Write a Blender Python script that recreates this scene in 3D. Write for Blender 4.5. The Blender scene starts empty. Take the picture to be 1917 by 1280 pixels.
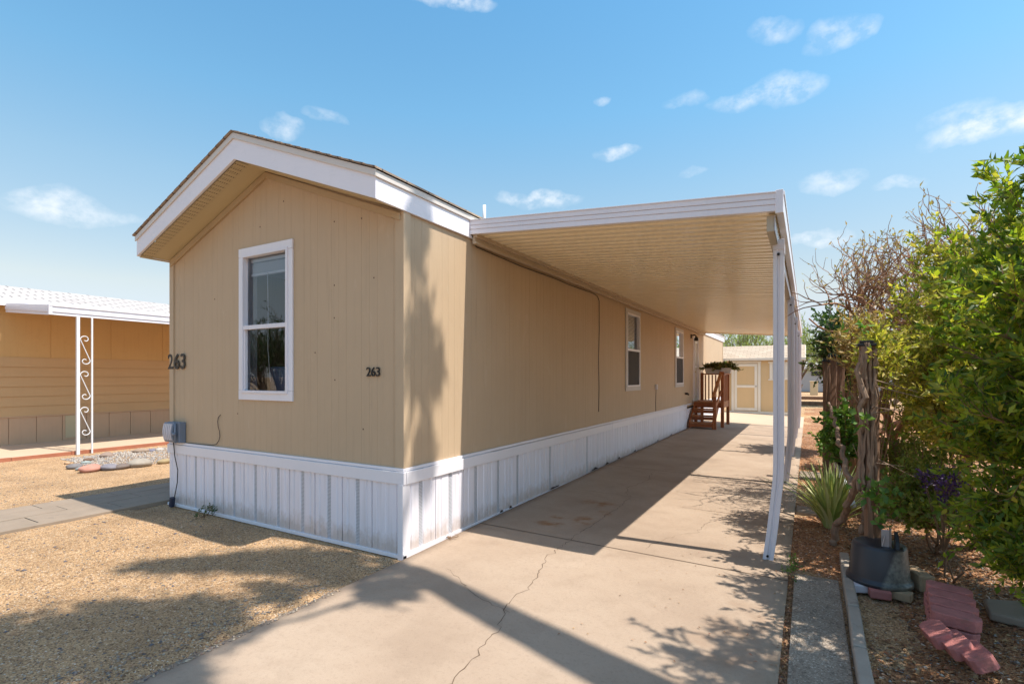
import bpy, bmesh, math, random
import numpy as np
from mathutils import Vector, Matrix
R = math.radians
random.seed(7)
scene = bpy.context.scene
C = scene.collection

# ------------------------------------------------------------------ camera
cam_d = bpy.data.cameras.new("Camera")
cam = bpy.data.objects.new("Camera", cam_d); C.objects.link(cam)
cam.location = (0, 0, 1.6)
cam.rotation_euler = (R(90), 0, R(30))
cam_d.sensor_width = 36; cam_d.lens = 36 * 960 / 1917
cam_d.shift_y = 65 / 1917
cam_d.clip_start = 0.05; cam_d.clip_end = 3000
scene.camera = cam

# ------------------------------------------------------------------ light
SUNV = Vector((.52, .05, 1)).normalized()
sd = bpy.data.lights.new("Sun", 'SUN'); sd.energy = 4.05; sd.angle = R(.53); sd.color = (1, .94, .86)
sun = bpy.data.objects.new("Sun", sd); C.objects.link(sun)
sun.rotation_euler = SUNV.to_track_quat('Z', 'Y').to_euler(); sun.location = (20, 2, 40)
scene.view_settings.view_transform = 'Standard'; scene.view_settings.look = 'None'
scene.view_settings.gamma = 1; scene.view_settings.exposure = 0.80
scene.cycles.max_bounces = 14; scene.cycles.diffuse_bounces = 7

def pixdir(u, v):
    a = R(30); q = Vector((-math.sin(a), math.cos(a), 0)) + (u - 958.5) / 960 * Vector((math.cos(a), math.sin(a), 0))
    q.z = -(v - 705) / 960
    return q.normalized()

world = bpy.data.worlds.new("World"); scene.world = world; world.use_nodes = True
wn = world.node_tree; wn.nodes.clear()
def W(t, **k):
    n = wn.nodes.new(t)
    for a, b in k.items(): setattr(n, a, b)
    return n
def wl(a, b): wn.links.new(a, b)
def wmath(op, a, b=None, clamp=False):
    n = W('ShaderNodeMath', operation=op, use_clamp=clamp)
    for i, s in enumerate((a, b)):
        if s is None: continue
        if isinstance(s, (int, float)): n.inputs[i].default_value = s
        else: wl(s, n.inputs[i])
    return n.outputs[0]
wo = W('ShaderNodeOutputWorld'); bg = W('ShaderNodeBackground'); bg.inputs[1].default_value = .15
sky = W('ShaderNodeTexSky', sky_type='NISHITA', sun_disc=False)
sky.sun_elevation = math.asin(SUNV.z); sky.sun_rotation = math.atan2(SUNV.x, SUNV.y)
sky.altitude = 0; sky.air_density = 1.0; sky.dust_density = .3; sky.ozone_density = 2.0
tc = W('ShaderNodeTexCoord')
sz_ = W('ShaderNodeSeparateXYZ'); wl(tc.outputs['Generated'], sz_.inputs[0])
def wramp(stops):
    r = W('ShaderNodeValToRGB'); e = r.color_ramp.elements
    while len(e) < len(stops): e.new(.5)
    for i, (p, c) in enumerate(stops): e[i].position = p; e[i].color = (*c, 1)
    wl(sz_.outputs['Z'], r.inputs[0]); return r.outputs[0]
tint = wramp([(0, (.50, .53, .69)), (.05, (.52, .47, .55)), (.15, (.90, .70, .54)), (.32, (.86, .90, .75)), (.45, (.70, .99, .91)), (.6, (.61, .99, .97)), (.74, (1.2, 1.15, 1.0)), (1, (1.25, 1.15, 1.0))])  # top stops raised above the frame as added ambient fill
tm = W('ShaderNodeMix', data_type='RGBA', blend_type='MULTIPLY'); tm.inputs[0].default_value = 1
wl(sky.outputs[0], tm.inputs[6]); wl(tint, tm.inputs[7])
no = W('ShaderNodeTexNoise'); no.inputs['Scale'].default_value = 14; no.inputs['Detail'].default_value = 6
wl(tc.outputs['Generated'], no.inputs['Vector'])
sub = W('ShaderNodeVectorMath', operation='SUBTRACT'); wl(no.outputs['Color'], sub.inputs[0]); sub.inputs[1].default_value = (.5, .5, .5)
sc_ = W('ShaderNodeVectorMath', operation='SCALE'); wl(sub.outputs[0], sc_.inputs[0]); sc_.inputs['Scale'].default_value = .05
ad = W('ShaderNodeVectorMath', operation='ADD'); wl(tc.outputs['Generated'], ad.inputs[0]); wl(sc_.outputs[0], ad.inputs[1])
mask = None
for (u, v, rx, ry, st) in [(858, 0, 75, 20, 1), (1570, 62, 55, 30, .6), (1455, 52, 45, 24, .5), (1612, 52, 26, 20, .6), (1470, 165, 62, 30, .75),
                       (1395, 185, 70, 20, .6), (1282, 192, 42, 15, .4), (1870, 228, 95, 26, 1.1), (1790, 215, 50, 18, .5), (1155, 284, 52, 17, .8),
                       (532, 236, 38, 22, .6), (600, 213, 42, 12, .4), (115, 392, 75, 30, .9), (190, 403, 60, 18, .6), (1030, 374, 75, 20, .9),
                       (965, 368, 40, 16, .6), (1555, 343, 62, 20, .7), (1690, 344, 42, 14, .6), (1530, 448, 62, 14, .9), (1125, 186, 18, 10, .5),
                       (1300, 322, 30, 10, .3)]:
    c = pixdir(u, v); t = Vector((c.y, -c.x, 0)).normalized(); b = c.cross(t).normalized()
    def dot(vec):
        n = W('ShaderNodeVectorMath', operation='DOT_PRODUCT'); wl(ad.outputs[0], n.inputs[0]); n.inputs[1].default_value = vec; return n.outputs['Value']
    dc = dot(c)
    uu = wmath('DIVIDE', wmath('DIVIDE', dot(t), dc), rx / 960 * .85); vv = wmath('DIVIDE', wmath('DIVIDE', dot(b), dc), ry / 960 * .85)
    r2 = wmath('ADD', wmath('MULTIPLY', uu, uu), wmath('MULTIPLY', vv, vv))
    m = wmath('MULTIPLY', wmath('SUBTRACT', 1.0, r2, True), st * .8)
    mask = m if mask is None else wmath('MAXIMUM', mask, m)
no2 = W('ShaderNodeTexNoise'); no2.inputs['Scale'].default_value = 34; no2.inputs['Detail'].default_value = 8; no2.inputs['Roughness'].default_value = .6
mp = W('ShaderNodeMapping'); mp.inputs['Scale'].default_value = (1, 1, 1.4)
wl(tc.outputs['Generated'], mp.inputs[0]); wl(mp.outputs[0], no2.inputs['Vector'])
dens = wmath('MULTIPLY', mask, wmath('ADD', wmath('MULTIPLY', wmath('SUBTRACT', no2.outputs['Fac'], .38), 3.2, True), .15), True)
dens = wmath('MULTIPLY', wmath('POWER', dens, .9), 1.0, True)
mxc = W('ShaderNodeMix', data_type='RGBA'); wl(dens, mxc.inputs[0]); wl(tm.outputs[2], mxc.inputs[6]); mxc.inputs[7].default_value = (4.0, 4.2, 4.4, 1)
# added fill: unseen low sky on the sun side brightened to lift carport shade
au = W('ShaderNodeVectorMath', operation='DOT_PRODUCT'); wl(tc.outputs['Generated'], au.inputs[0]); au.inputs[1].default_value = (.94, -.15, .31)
fill_gain = wmath('ADD', 1.0, wmath('MULTIPLY', wmath('POWER', wmath('MAXIMUM', au.outputs['Value'], 0.0), 2.6), .45))
asc = W('ShaderNodeVectorMath', operation='SCALE'); wl(mxc.outputs[2], asc.inputs[0]); wl(fill_gain, asc.inputs['Scale'])
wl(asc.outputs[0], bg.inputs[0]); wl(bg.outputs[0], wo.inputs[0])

# ------------------------------------------------------------------ materials
MATS = {}
def nmat(name):
    m = bpy.data.materials.new(name); m.use_nodes = True; nt = m.node_tree; nt.nodes.clear()
    o = nt.nodes.new('ShaderNodeOutputMaterial'); p = nt.nodes.new('ShaderNodeBsdfPrincipled')
    nt.links.new(p.outputs[0], o.inputs[0]); MATS[name] = m
    return m, nt, p
def N(nt, t, **k):
    n = nt.nodes.new(t)
    for a, b in k.items(): setattr(n, a, b)
    return n
def ramp(nt, src, stops):
    r = N(nt, 'ShaderNodeValToRGB'); e = r.color_ramp.elements
    while len(e) < len(stops): e.new(.5)
    for i, (p, c) in enumerate(stops): e[i].position = p; e[i].color = (*c, 1) if len(c) == 3 else c
    nt.links.new(src, r.inputs[0]); return r.outputs[0]
def noise(nt, vec, scale, detail=4, rough=.5):
    n = N(nt, 'ShaderNodeTexNoise'); n.inputs['Scale'].default_value = scale; n.inputs['Detail'].default_value = detail; n.inputs['Roughness'].default_value = rough
    nt.links.new(vec, n.inputs['Vector']); return n.outputs['Fac']
def mix(nt, f, a, b, mode='MIX'):
    m = N(nt, 'ShaderNodeMix', data_type='RGBA', blend_type=mode)
    for i, s in ((0, f), (6, a), (7, b)):
        if isinstance(s, (int, float)): m.inputs[i].default_value = s
        elif isinstance(s, tuple): m.inputs[i].default_value = (*s, 1) if len(s) == 3 else s
        else: nt.links.new(s, m.inputs[i])
    return m.outputs[2]
def mth(nt, op, a, b=None, clamp=False):
    n = N(nt, 'ShaderNodeMath', operation=op, use_clamp=clamp)
    for i, s in enumerate((a, b)):
        if s is None: continue
        if isinstance(s, (int, float)): n.inputs[i].default_value = s
        else: nt.links.new(s, n.inputs[i])
    return n.outputs[0]
def pos(nt, scale=(1, 1, 1)):
    g = N(nt, 'ShaderNodeNewGeometry')
    if scale == (1, 1, 1): return g.outputs['Position']
    m = N(nt, 'ShaderNodeMapping'); m.inputs['Scale'].default_value = scale; nt.links.new(g.outputs['Position'], m.inputs[0]); return m.outputs[0]
def bump(nt, p, h, st, dist=.01):
    b = N(nt, 'ShaderNodeBump'); b.inputs['Strength'].default_value = st; b.inputs['Distance'].default_value = dist
    nt.links.new(h, b.inputs['Height']); nt.links.new(b.outputs[0], p.inputs['Normal'])
def paint(name, col, rough=.5, var=.12, scale=3, streak=0., bst=.15, bscale=120, dirt=None, dirtamt=.0, grain=None, metal=0, spec=.4):
    m, nt, p = nmat(name); P = pos(nt)
    n1 = noise(nt, P, scale, 5); c = mix(nt, n1, tuple(x * (1 - var) for x in col), tuple(min(1, x * (1 + var)) for x in col))
    if streak:
        ns = noise(nt, pos(nt, (14, 14, .7)), 1.5, 5); f = mth(nt, 'MULTIPLY', mth(nt, 'SUBTRACT', ns, .5, True), streak * 4, True)
        c = mix(nt, f, c, dirt or tuple(x * .55 for x in col))
    if dirtamt:
        nd = noise(nt, P, 9, 6, .7); f = mth(nt, 'MULTIPLY', mth(nt, 'SUBTRACT', nd, .56, True), dirtamt * 8, True)
        c = mix(nt, f, c, dirt or tuple(x * .5 for x in col))
    nt.links.new(c, p.inputs['Base Color'])
    p.inputs['Roughness'].default_value = rough; p.inputs['Metallic'].default_value = metal; p.inputs['Specular IOR Level'].default_value = spec
    h = noise(nt, pos(nt, grain) if grain else P, bscale, 4)
    bump(nt, p, h, bst, .004)
    return m
siding = None
siding = paint('tan_siding', (.50, .365, .235), .62, .09, 1.2, .08, .5, 1.0, grain=(160, 160, 9), dirt=(.30, .22, .14), spec=.3)
nt_ = siding.node_tree; p_ = [n for n in nt_.nodes if n.type == 'BSDF_PRINCIPLED'][0]; src_ = p_.inputs['Base Color'].links[0].from_socket
f1_ = mth(nt_, 'MULTIPLY', mth(nt_, 'SUBTRACT', noise(nt_, pos(nt_, (1, 1, .35)), 5.5, 7, .7), .60, True), 2.2, True)
c_ = mix(nt_, f1_, src_, (.62, .50, .37)); f2_ = mth(nt_, 'MULTIPLY', mth(nt_, 'SUBTRACT', noise(nt_, pos(nt_, (9, 9, .5)), 2.2, 6, .7), .56, True), 1.6, True)
nt_.links.new(mix(nt_, f2_, c_, (.33, .24, .155)), p_.inputs['Base Color'])
trimtan = paint('tan_trim', (.50, .37, .24), .6, .07, 3, .05, .4, 1.0, grain=(200, 200, 12), spec=.3)
frieze = paint('grain_trim', (.42, .31, .19), .65, .25, 1, 0, .8, 1.0, grain=(7, 60, 60), spec=.3)
white = paint('white_trim', (.76, .73, .75), .42, .04, 3, .05, .12, 60, dirt=(.5, .47, .45))
whitewood = paint('white_fascia', (.75, .72, .75), .5, .05, 2, .0, .5, 1, grain=(6, 6, 70), dirt=(.5, .46, .42), dirtamt=.10)
skirt_m = paint('white_skirting', (.76, .73, .77), .45, .05, 2, .22, .1, 60, dirt=(.50, .46, .43), dirtamt=.08)
soffit_m = paint('soffit_tan', (.52, .42, .25), .6, .05, 3)
alum = paint('white_aluminium', (.72, .69, .72), .32, .05, 2, .08, .05, 40, dirt=(.45, .45, .46), dirtamt=.1, spec=.5)
pan_m = paint('carport_pan', (.86, .76, .56), .22, .05, 1, 0, .08, 3, spec=.6)
postm = paint('post_aluminium', (.68, .66, .70), .34, .06, 2, .2, .05, 40, dirt=(.42, .42, .46), dirtamt=.08, spec=.5)
beamtan = paint('beam_tan', (.42, .36, .27), .5, .1, 3)
black = paint('black_plastic', (.012, .012, .013), .45, .2, 3)
blackm = paint('black_cable', (.02, .017, .015), .5, .2, 3)
greybox = paint('grey_plastic', (.17, .20, .25), .45, .1, 5, .1, .1, 60)
greylt = paint('grey_louver', (.62, .58, .60), .45, .1, 5)
redwood = paint('stained_wood', (.30, .095, .03), .5, .35, 5, .35, .5, 1.0, dirt=(.05, .015, .008), grain=(60, 60, 60))
redtread = paint('worn_tread', (.36, .15, .055), .55, .4, 5, .2, .5, 1.0, dirt=(.07, .02, .01), grain=(20, 90, 90))
shedm = paint('shed_siding', (.60, .44, .24), .65, .07, 2, .08, .3, 60)
shedw = paint('shed_trim', (.72, .68, .58), .6, .06, 3, .1)
neigh_m = paint('neighbor_wall', (.56, .335, .135), .7, .1, 1.3, .16, .3, 60, dirt=(.40, .21, .07), dirtamt=.12)
neighlap = paint('neighbor_lap', (.52, .32, .155), .7, .08, 1.3, .1, .3, 60, dirt=(.42, .24, .10))
neighskirt = paint('neighbor_skirting', (.52, .33, .20), .7, .08, 1.5, .1, .3, 60)
ironw = paint('white_iron', (.68, .68, .68), .45, .05, 4, .15, .05, 60, dirt=(.5, .36, .27))
edgewood = paint('edging_wood', (.36, .13, .07), .75, .25, 6, 0, .6, 1, grain=(80, 12, 80), dirt=(.2, .08, .05), dirtamt=.3)
oldwood = paint('weathered_post', (.20, .115, .07), .85, .4, 6, .5, 1.0, 1, dirt=(.05, .03, .02), grain=(70, 70, 5))
bark = paint('bark', (.21, .15, .11), .9, .35, 14, 0, .8, 60, dirt=(.08, .05, .04), dirtamt=.4)
barkvine = paint('vine_bark', (.27, .185, .13), .9, .4, 18, .5, 1.0, 1, grain=(120, 120, 12), dirt=(.07, .04, .03))
barelimb = paint('bare_limb', (.30, .16, .09), .9, .35, 14, 0, .5, 60)
twigm = paint('twig', (.22, .13, .075), .8, .35, 14, 0, .4, 60)
potw = paint('white_planter', (.55, .55, .56), .45, .06, 4, .1)
redbrick = paint('red_brick', (.42, .155, .135), .9, .32, 16, 0, 1.0, 70, dirt=(.22, .12, .09), dirtamt=.6)
pave = paint('paver_concrete', (.265, .205, .15), .88, .2, 4, 0, .6, 120, dirt=(.18, .14, .11), dirtamt=.6)
edger = paint('edging_concrete', (.36, .30, .24), .9, .2, 8, 0, .8, 130, dirt=(.17, .14, .12), dirtamt=.6)
blockm = paint('tan_block', (.36, .25, .15), .9, .2, 10, 0, .8, 90, dirt=(.2, .13, .08), dirtamt=.4)
slabm = paint('slab_concrete', (.46, .35, .245), .85, .08, 1.5, 0, .5, 150, dirt=(.36, .28, .2), dirtamt=.12)
shingle_dark = None
potm = paint('nursery_pot', (.035, .036, .042), .42, .3, 3, .0, .1, 30, dirt=(.17, .16, .13), dirtamt=.35)
galv = paint('galvanised', (.35, .36, .38), .4, .15, 10, .1, .1, 60, metal=.6)
pvc = paint('pvc_pipe', (.7, .72, .75), .4, .05, 5)
farwall = paint('far_home_wall', (.34, .35, .36), .7, .05, 2)
palewood = paint('pale_wood', (.6, .47, .28), .7, .1, 5)
brass = paint('brass', (.4, .3, .12), .35, .1, 5, metal=.8)
bluetrim = paint('dull_frame', (.50, .47, .44), .5, .06, 3)
m, nt, p = nmat('skirting_paint'); skirt_m = m; P = pos(nt); s_ = N(nt, 'ShaderNodeSeparateXYZ'); nt.links.new(P, s_.inputs[0])
c = mix(nt, noise(nt, P, 3, 5), (.73, .70, .74), (.79, .76, .80))
c = mix(nt, mth(nt, 'MULTIPLY', mth(nt, 'SUBTRACT', noise(nt, pos(nt, (16, 16, .8)), 1.5, 6), .5, True), 1.4, True), c, (.50, .46, .45))
spl = mth(nt, 'MULTIPLY', mth(nt, 'SUBTRACT', mth(nt, 'MULTIPLY', noise(nt, pos(nt, (1, 1, .6)), 11, 8, .75), .42), s_.outputs['Z'], True), 7, True)
c = mix(nt, mth(nt, 'MULTIPLY', spl, .55), c, (.40, .29, .20))
nt.links.new(c, p.inputs['Base Color']); p.inputs['Roughness'].default_value = .45; bump(nt, p, noise(nt, P, 14, 3), .15, .01)
def rock_m(name, col): return paint(name, col, .75, .22, 14, 0, .4, 60, dirt=tuple(min(1, x * 1.5) for x in col), dirtamt=.25, spec=.3)

def shingles(name, c1, c2, cm):
    m, nt, p = nmat(name); g = N(nt, 'ShaderNodeNewGeometry'); s = N(nt, 'ShaderNodeSeparateXYZ'); nt.links.new(g.outputs['Position'], s.inputs[0])
    cb = N(nt, 'ShaderNodeCombineXYZ'); nt.links.new(s.outputs['Y' if 'shed' not in name else 'X'], cb.inputs[0]); nt.links.new(s.outputs['X' if 'shed' not in name else 'Y'], cb.inputs[1])
    b = N(nt, 'ShaderNodeTexBrick'); nt.links.new(cb.outputs[0], b.inputs['Vector']); b.inputs['Scale'].default_value = 1
    big = 'neighbor' in name; b.inputs['Brick Width'].default_value = .42 if big else .3; b.inputs['Row Height'].default_value = .22 if big else .14; b.inputs['Mortar Size'].default_value = .016 if big else .009
    b.inputs['Color1'].default_value = (*c1, 1); b.inputs['Color2'].default_value = (*c2, 1); b.inputs['Mortar'].default_value = (*cm, 1)
    c = mix(nt, .5, b.outputs['Color'], ramp(nt, noise(nt, g.outputs['Position'], 60, 3), [(.3, (.5, .5, .5)), (.7, (1, 1, 1))]), 'MULTIPLY')
    nt.links.new(c, p.inputs['Base Color']); p.inputs['Roughness'].default_value = .9
    bump(nt, p, b.outputs['Fac'], -.6, .01); return m
sh_house = shingles('house_shingles', (.42, .31, .22), (.32, .24, .18), (.15, .11, .09))
sh_neigh = shingles('neighbor_shingles', (.54, .50, .46), (.46, .42, .39), (.12, .10, .10))
sh_shed = shingles('shed_shingles', (.56, .45, .33), (.46, .36, .26), (.3, .22, .16))

m, nt, p = nmat('dusty_pot'); potm = m; P = pos(nt); s_ = N(nt, 'ShaderNodeSeparateXYZ'); nt.links.new(P, s_.inputs[0])
dm_ = mth(nt, 'MULTIPLY', mth(nt, 'SUBTRACT', mth(nt, 'ADD', mth(nt, 'MULTIPLY', s_.outputs['X'], 1.0), mth(nt, 'MULTIPLY', s_.outputs['Z'], -.35)), .425, True), 40, True)
c = mix(nt, mth(nt, 'MULTIPLY', dm_, .8), (.03, .03, .036), ramp(nt, noise(nt, P, 40, 5), [(.35, (.12, .12, .10)), (.65, (.25, .24, .20))]))
nt.links.new(c, p.inputs['Base Color']); p.inputs['Roughness'].default_value = .4
# perforated vinyl
m, nt, p = nmat('perforated'); PERF = m
ck = N(nt, 'ShaderNodeTexVoronoi'); ck.inputs['Scale'].default_value = 75; ck.inputs['Randomness'].default_value = 0; nt.links.new(pos(nt), ck.inputs['Vector'])
c = ramp(nt, ck.outputs['Distance'], [(.30, (.10, .10, .11)), (.42, (.66, .66, .70))]); nt.links.new(c, p.inputs['Base Color']); p.inputs['Roughness'].default_value = .5
m, nt, p = nmat('perforated_tan'); PERFT = m
ck = N(nt, 'ShaderNodeTexVoronoi'); ck.inputs['Scale'].default_value = 42; ck.inputs['Randomness'].default_value = 0; nt.links.new(pos(nt), ck.inputs['Vector'])
c = ramp(nt, ck.outputs['Distance'], [(.26, (.06, .045, .03)), (.36, (.50, .40, .24))]); nt.links.new(c, p.inputs['Base Color']); p.inputs['Roughness'].default_value = .6

# concrete driveway
m, nt, p = nmat('driveway_concrete'); DRIVE = m; P = pos(nt)
c = ramp(nt, noise(nt, P, .9, 7, .6), [(.3, (.30, .218, .155)), (.5, (.37, .277, .20)), (.7, (.41, .315, .232))])
c = mix(nt, mth(nt, 'MULTIPLY', mth(nt, 'SUBTRACT', noise(nt, P, 3.5, 8, .7), .5, True), 1.6, True), c, (.25, .18, .125))
c = mix(nt, mth(nt, 'MULTIPLY', mth(nt, 'SUBTRACT', noise(nt, P, 45, 6, .75), .52, True), 2.2, True), c, (.21, .15, .105))
s = N(nt, 'ShaderNodeSeparateXYZ'); nt.links.new(P, s.inputs[0])
def spot(cx_, cy_, rx, ry, ang=0):
    dx = mth(nt, 'SUBTRACT', s.outputs['X'], cx_); dy = mth(nt, 'SUBTRACT', s.outputs['Y'], cy_)
    a = mth(nt, 'DIVIDE', dx, rx); b = mth(nt, 'DIVIDE', dy, ry)
    r = mth(nt, 'ADD', mth(nt, 'MULTIPLY', a, a), mth(nt, 'MULTIPLY', b, b))
    return mth(nt, 'SUBTRACT', 1.0, r, True)
stn = None
for a in [(-2.42, 5.25, .13, .12), (-2.40, 4.97, .22, .13), (-2.05, 5.66, .13, .12), (-2.12, 5.28, .16, .25), (-2.25, 6.05, .25, .2)]:
    t = spot(*a); stn = t if stn is None else mth(nt, 'MAXIMUM', stn, t)
stn = mth(nt, 'MULTIPLY', stn, mth(nt, 'MULTIPLY', mth(nt, 'SUBTRACT', noise(nt, P, 7, 6, .6), .42, True), 5, True))
c = mix(nt, mth(nt, 'MULTIPLY', stn, .85), c, (.27, .125, .045))
oil = mth(nt, 'MULTIPLY', spot(-1.75, 9.6, .55, 1.8), mth(nt, 'MULTIPLY', mth(nt, 'SUBTRACT', noise(nt, P, 2.2, 5), .4, True), 3, True))
c = mix(nt, mth(nt, 'MULTIPLY', oil, .6), c, (.22, .165, .12))
edg = mth(nt, 'MULTIPLY', spot(-.35, 3.0, .4, 1.3), mth(nt, 'MULTIPLY', mth(nt, 'SUBTRACT', noise(nt, P, 5, 6), .42, True), 4, True))
c = mix(nt, mth(nt, 'MULTIPLY', edg, .5), c, (.24, .14, .08))
nt.links.new(c, p.inputs['Base Color']); p.inputs['Roughness'].default_value = .86; p.inputs['Specular IOR Level'].default_value = .3
c2_ = mix(nt, .8, c, ramp(nt, noise(nt, P, 240, 3, .8), [(.3, (.78, .78, .78)), (.7, (1.18, 1.18, 1.18))]), 'MULTIPLY'); nt.links.new(c2_, p.inputs['Base Color'])
bump(nt, p, noise(nt, P, 160, 5, .7), .6, .004)

# decomposed granite
def gravel(name, ca, cb, cd, sc=1.0):
    m, nt, p = nmat(name); P = pos(nt)
    v = N(nt, 'ShaderNodeTexVoronoi'); v.inputs['Scale'].default_value = 95 * sc; nt.links.new(P, v.inputs['Vector'])
    sp = N(nt, 'ShaderNodeSeparateColor'); nt.links.new(v.outputs['Color'], sp.inputs[0])
    c = ramp(nt, sp.outputs[0], [(0, cd), (.12, ca), (.55, cb), (.93, tuple(min(1, x * 1.25) for x in cb)), (1, (.75, .68, .58))])
    v2 = N(nt, 'ShaderNodeTexVoronoi'); v2.inputs['Scale'].default_value = 38 * sc; nt.links.new(P, v2.inputs['Vector'])
    sp2 = N(nt, 'ShaderNodeSeparateColor'); nt.links.new(v2.outputs['Color'], sp2.inputs[0])
    c = mix(nt, mth(nt, 'MULTIPLY', mth(nt, 'SUBTRACT', sp2.outputs[1], .86, True), 5, True), c, tuple(x * .55 for x in ca))
    c = mix(nt, .7, c, ramp(nt, noise(nt, P, 1.4, 6, .6), [(.3, (.60, .56, .52)), (.5, (.95, .93, .9)), (.7, (1.18, 1.14, 1.1))]), 'MULTIPLY')
    nt.links.new(c, p.inputs['Base Color']); p.inputs['Roughness'].default_value = .95; p.inputs['Specular IOR Level'].default_value = .2
    hh = mth(nt, 'ADD', v.outputs['Distance'], mth(nt, 'MULTIPLY', noise(nt, P, 30 * sc, 5), 1.5))
    bump(nt, p, hh, .9, .012); return m
GRAV = gravel('decomposed_granite', (.37, .222, .115), (.53, .345, .188), (.10, .068, .05), 1.3)
SOIL = gravel('reddish_soil', (.27, .125, .06), (.40, .205, .10), (.07, .045, .035), .8)
STRIP = gravel('strip_concrete', (.34, .275, .215), (.40, .33, .26), (.20, .155, .12), 1.5)

def leafmat(name, cols, trans=.35, rough=.45, tcol=None):
    m, nt, p = nmat(name); g = N(nt, 'ShaderNodeNewGeometry')
    st = [(i / (len(cols) - 1) if len(cols) > 1 else 0, c) for i, c in enumerate(cols)]
    c = ramp(nt, g.outputs['Random Per Island'], st)
    nt.links.new(c, p.inputs['Base Color']); p.inputs['Roughness'].default_value = rough; p.inputs['Specular IOR Level'].default_value = .35
    if trans:
        t = N(nt, 'ShaderNodeBsdfTranslucent'); t.inputs[0].default_value = (1, 1, 1, 1)
        c2 = mix(nt, 1.0, c, tcol or (1.5, 1.6, .7), 'MULTIPLY'); nt.links.new(c2, t.inputs[0])
        ms = N(nt, 'ShaderNodeMixShader'); ms.inputs[0].default_value = trans
        nt.links.new(p.outputs[0], ms.inputs[1]); nt.links.new(t.outputs[0], ms.inputs[2])
        o = [n for n in nt.nodes if n.type == 'OUTPUT_MATERIAL'][0]; nt.links.new(ms.outputs[0], o.inputs[0])
    return m
L_hedge = leafmat('hedge_leaf', [(.055, .11, .025), (.19, .29, .03), (.38, .42, .04), (.09, .17, .04), (.52, .46, .07)], .45)
L_hedge2 = leafmat('yellow_leaf', [(.20, .24, .04), (.42, .41, .06), (.56, .45, .13), (.13, .19, .03)], .45)
L_under = leafmat('bush_leaf', [(.16, .24, .04), (.26, .31, .06), (.10, .17, .035), (.33, .33, .09)])
L_vine = leafmat('vine_leaf', [(.06, .14, .03), (.10, .20, .035), (.16, .26, .05)])
L_dark = leafmat('dark_leaf', [(.03, .065, .02), (.05, .10, .028), (.09, .14, .035)])
L_dry = leafmat('dry_leaf', [(.42, .29, .12), (.30, .19, .08), (.50, .37, .18), (.22, .20, .06)], .3)
L_purple = leafmat('purple_leaf', [(.07, .03, .12), (.12, .06, .20), (.05, .05, .05)], .2, tcol=(1.2, .8, 1.5))
L_mesq = leafmat('mesquite_leaf', [(.26, .33, .09), (.36, .42, .13), (.18, .26, .07)], .4)
L_euc = leafmat('shade_leaf', [(.06, .10, .03), (.09, .13, .04)], .15)
L_trail = leafmat('trailing_leaf', [(.09, .15, .03), (.20, .21, .05), (.14, .09, .04), (.07, .11, .02)], .3)
L_agave = leafmat('agave_leaf', [(.36, .42, .12), (.52, .52, .20), (.22, .31, .09), (.60, .58, .30)], .2, tcol=(1.2, 1.3, .6))
L_litter = leafmat('litter', [(.20, .09, .04), (.36, .19, .08), (.10, .05, .03), (.46, .29, .14), (.30, .11, .05), (.16, .12, .09)], 0)
PEB = leafmat('pebble', [(.38, .27, .17), (.22, .19, .17), (.5, .4, .28), (.12, .11, .11), (.42, .25, .16)], 0, .8)
PEBG = leafmat('grey_pebble', [(.36, .31, .25), (.19, .18, .18), (.45, .39, .32), (.28, .25, .22), (.34, .24, .17)], 0, .8)

# glass
m, nt, p = nmat('window_glass'); GLASS = m
nt.nodes.remove(p); o = [n for n in nt.nodes if n.type == 'OUTPUT_MATERIAL'][0]
tr = N(nt, 'ShaderNodeBsdfTransparent'); tr.inputs[0].default_value = (.86, .90, .93, 1)
gl = N(nt, 'ShaderNodeBsdfGlossy'); gl.inputs['Roughness'].default_value = .015; gl.inputs[0].default_value = (.9, .95, 1, 1)
fr = N(nt, 'ShaderNodeFresnel'); fr.inputs[0].default_value = 1.5
f2 = mth(nt, 'ADD', mth(nt, 'MULTIPLY', fr.outputs[0], 1.25), .03, True)
ms = N(nt, 'ShaderNodeMixShader'); nt.links.new(f2, ms.inputs[0]); nt.links.new(tr.outputs[0], ms.inputs[1]); nt.links.new(gl.outputs[0], ms.inputs[2]); nt.links.new(ms.outputs[0], o.inputs[0])
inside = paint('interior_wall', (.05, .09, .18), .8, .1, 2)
screen_m = paint('insect_screen', (.035, .03, .028), .7, .1, 30, 0, .3, 300)
blind_m = paint('blind_slat', (.62, .62, .66), .4, .04, 2)
curtain = paint('interior_cloth', (.12, .17, .27), .8, .2, 4)

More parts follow.
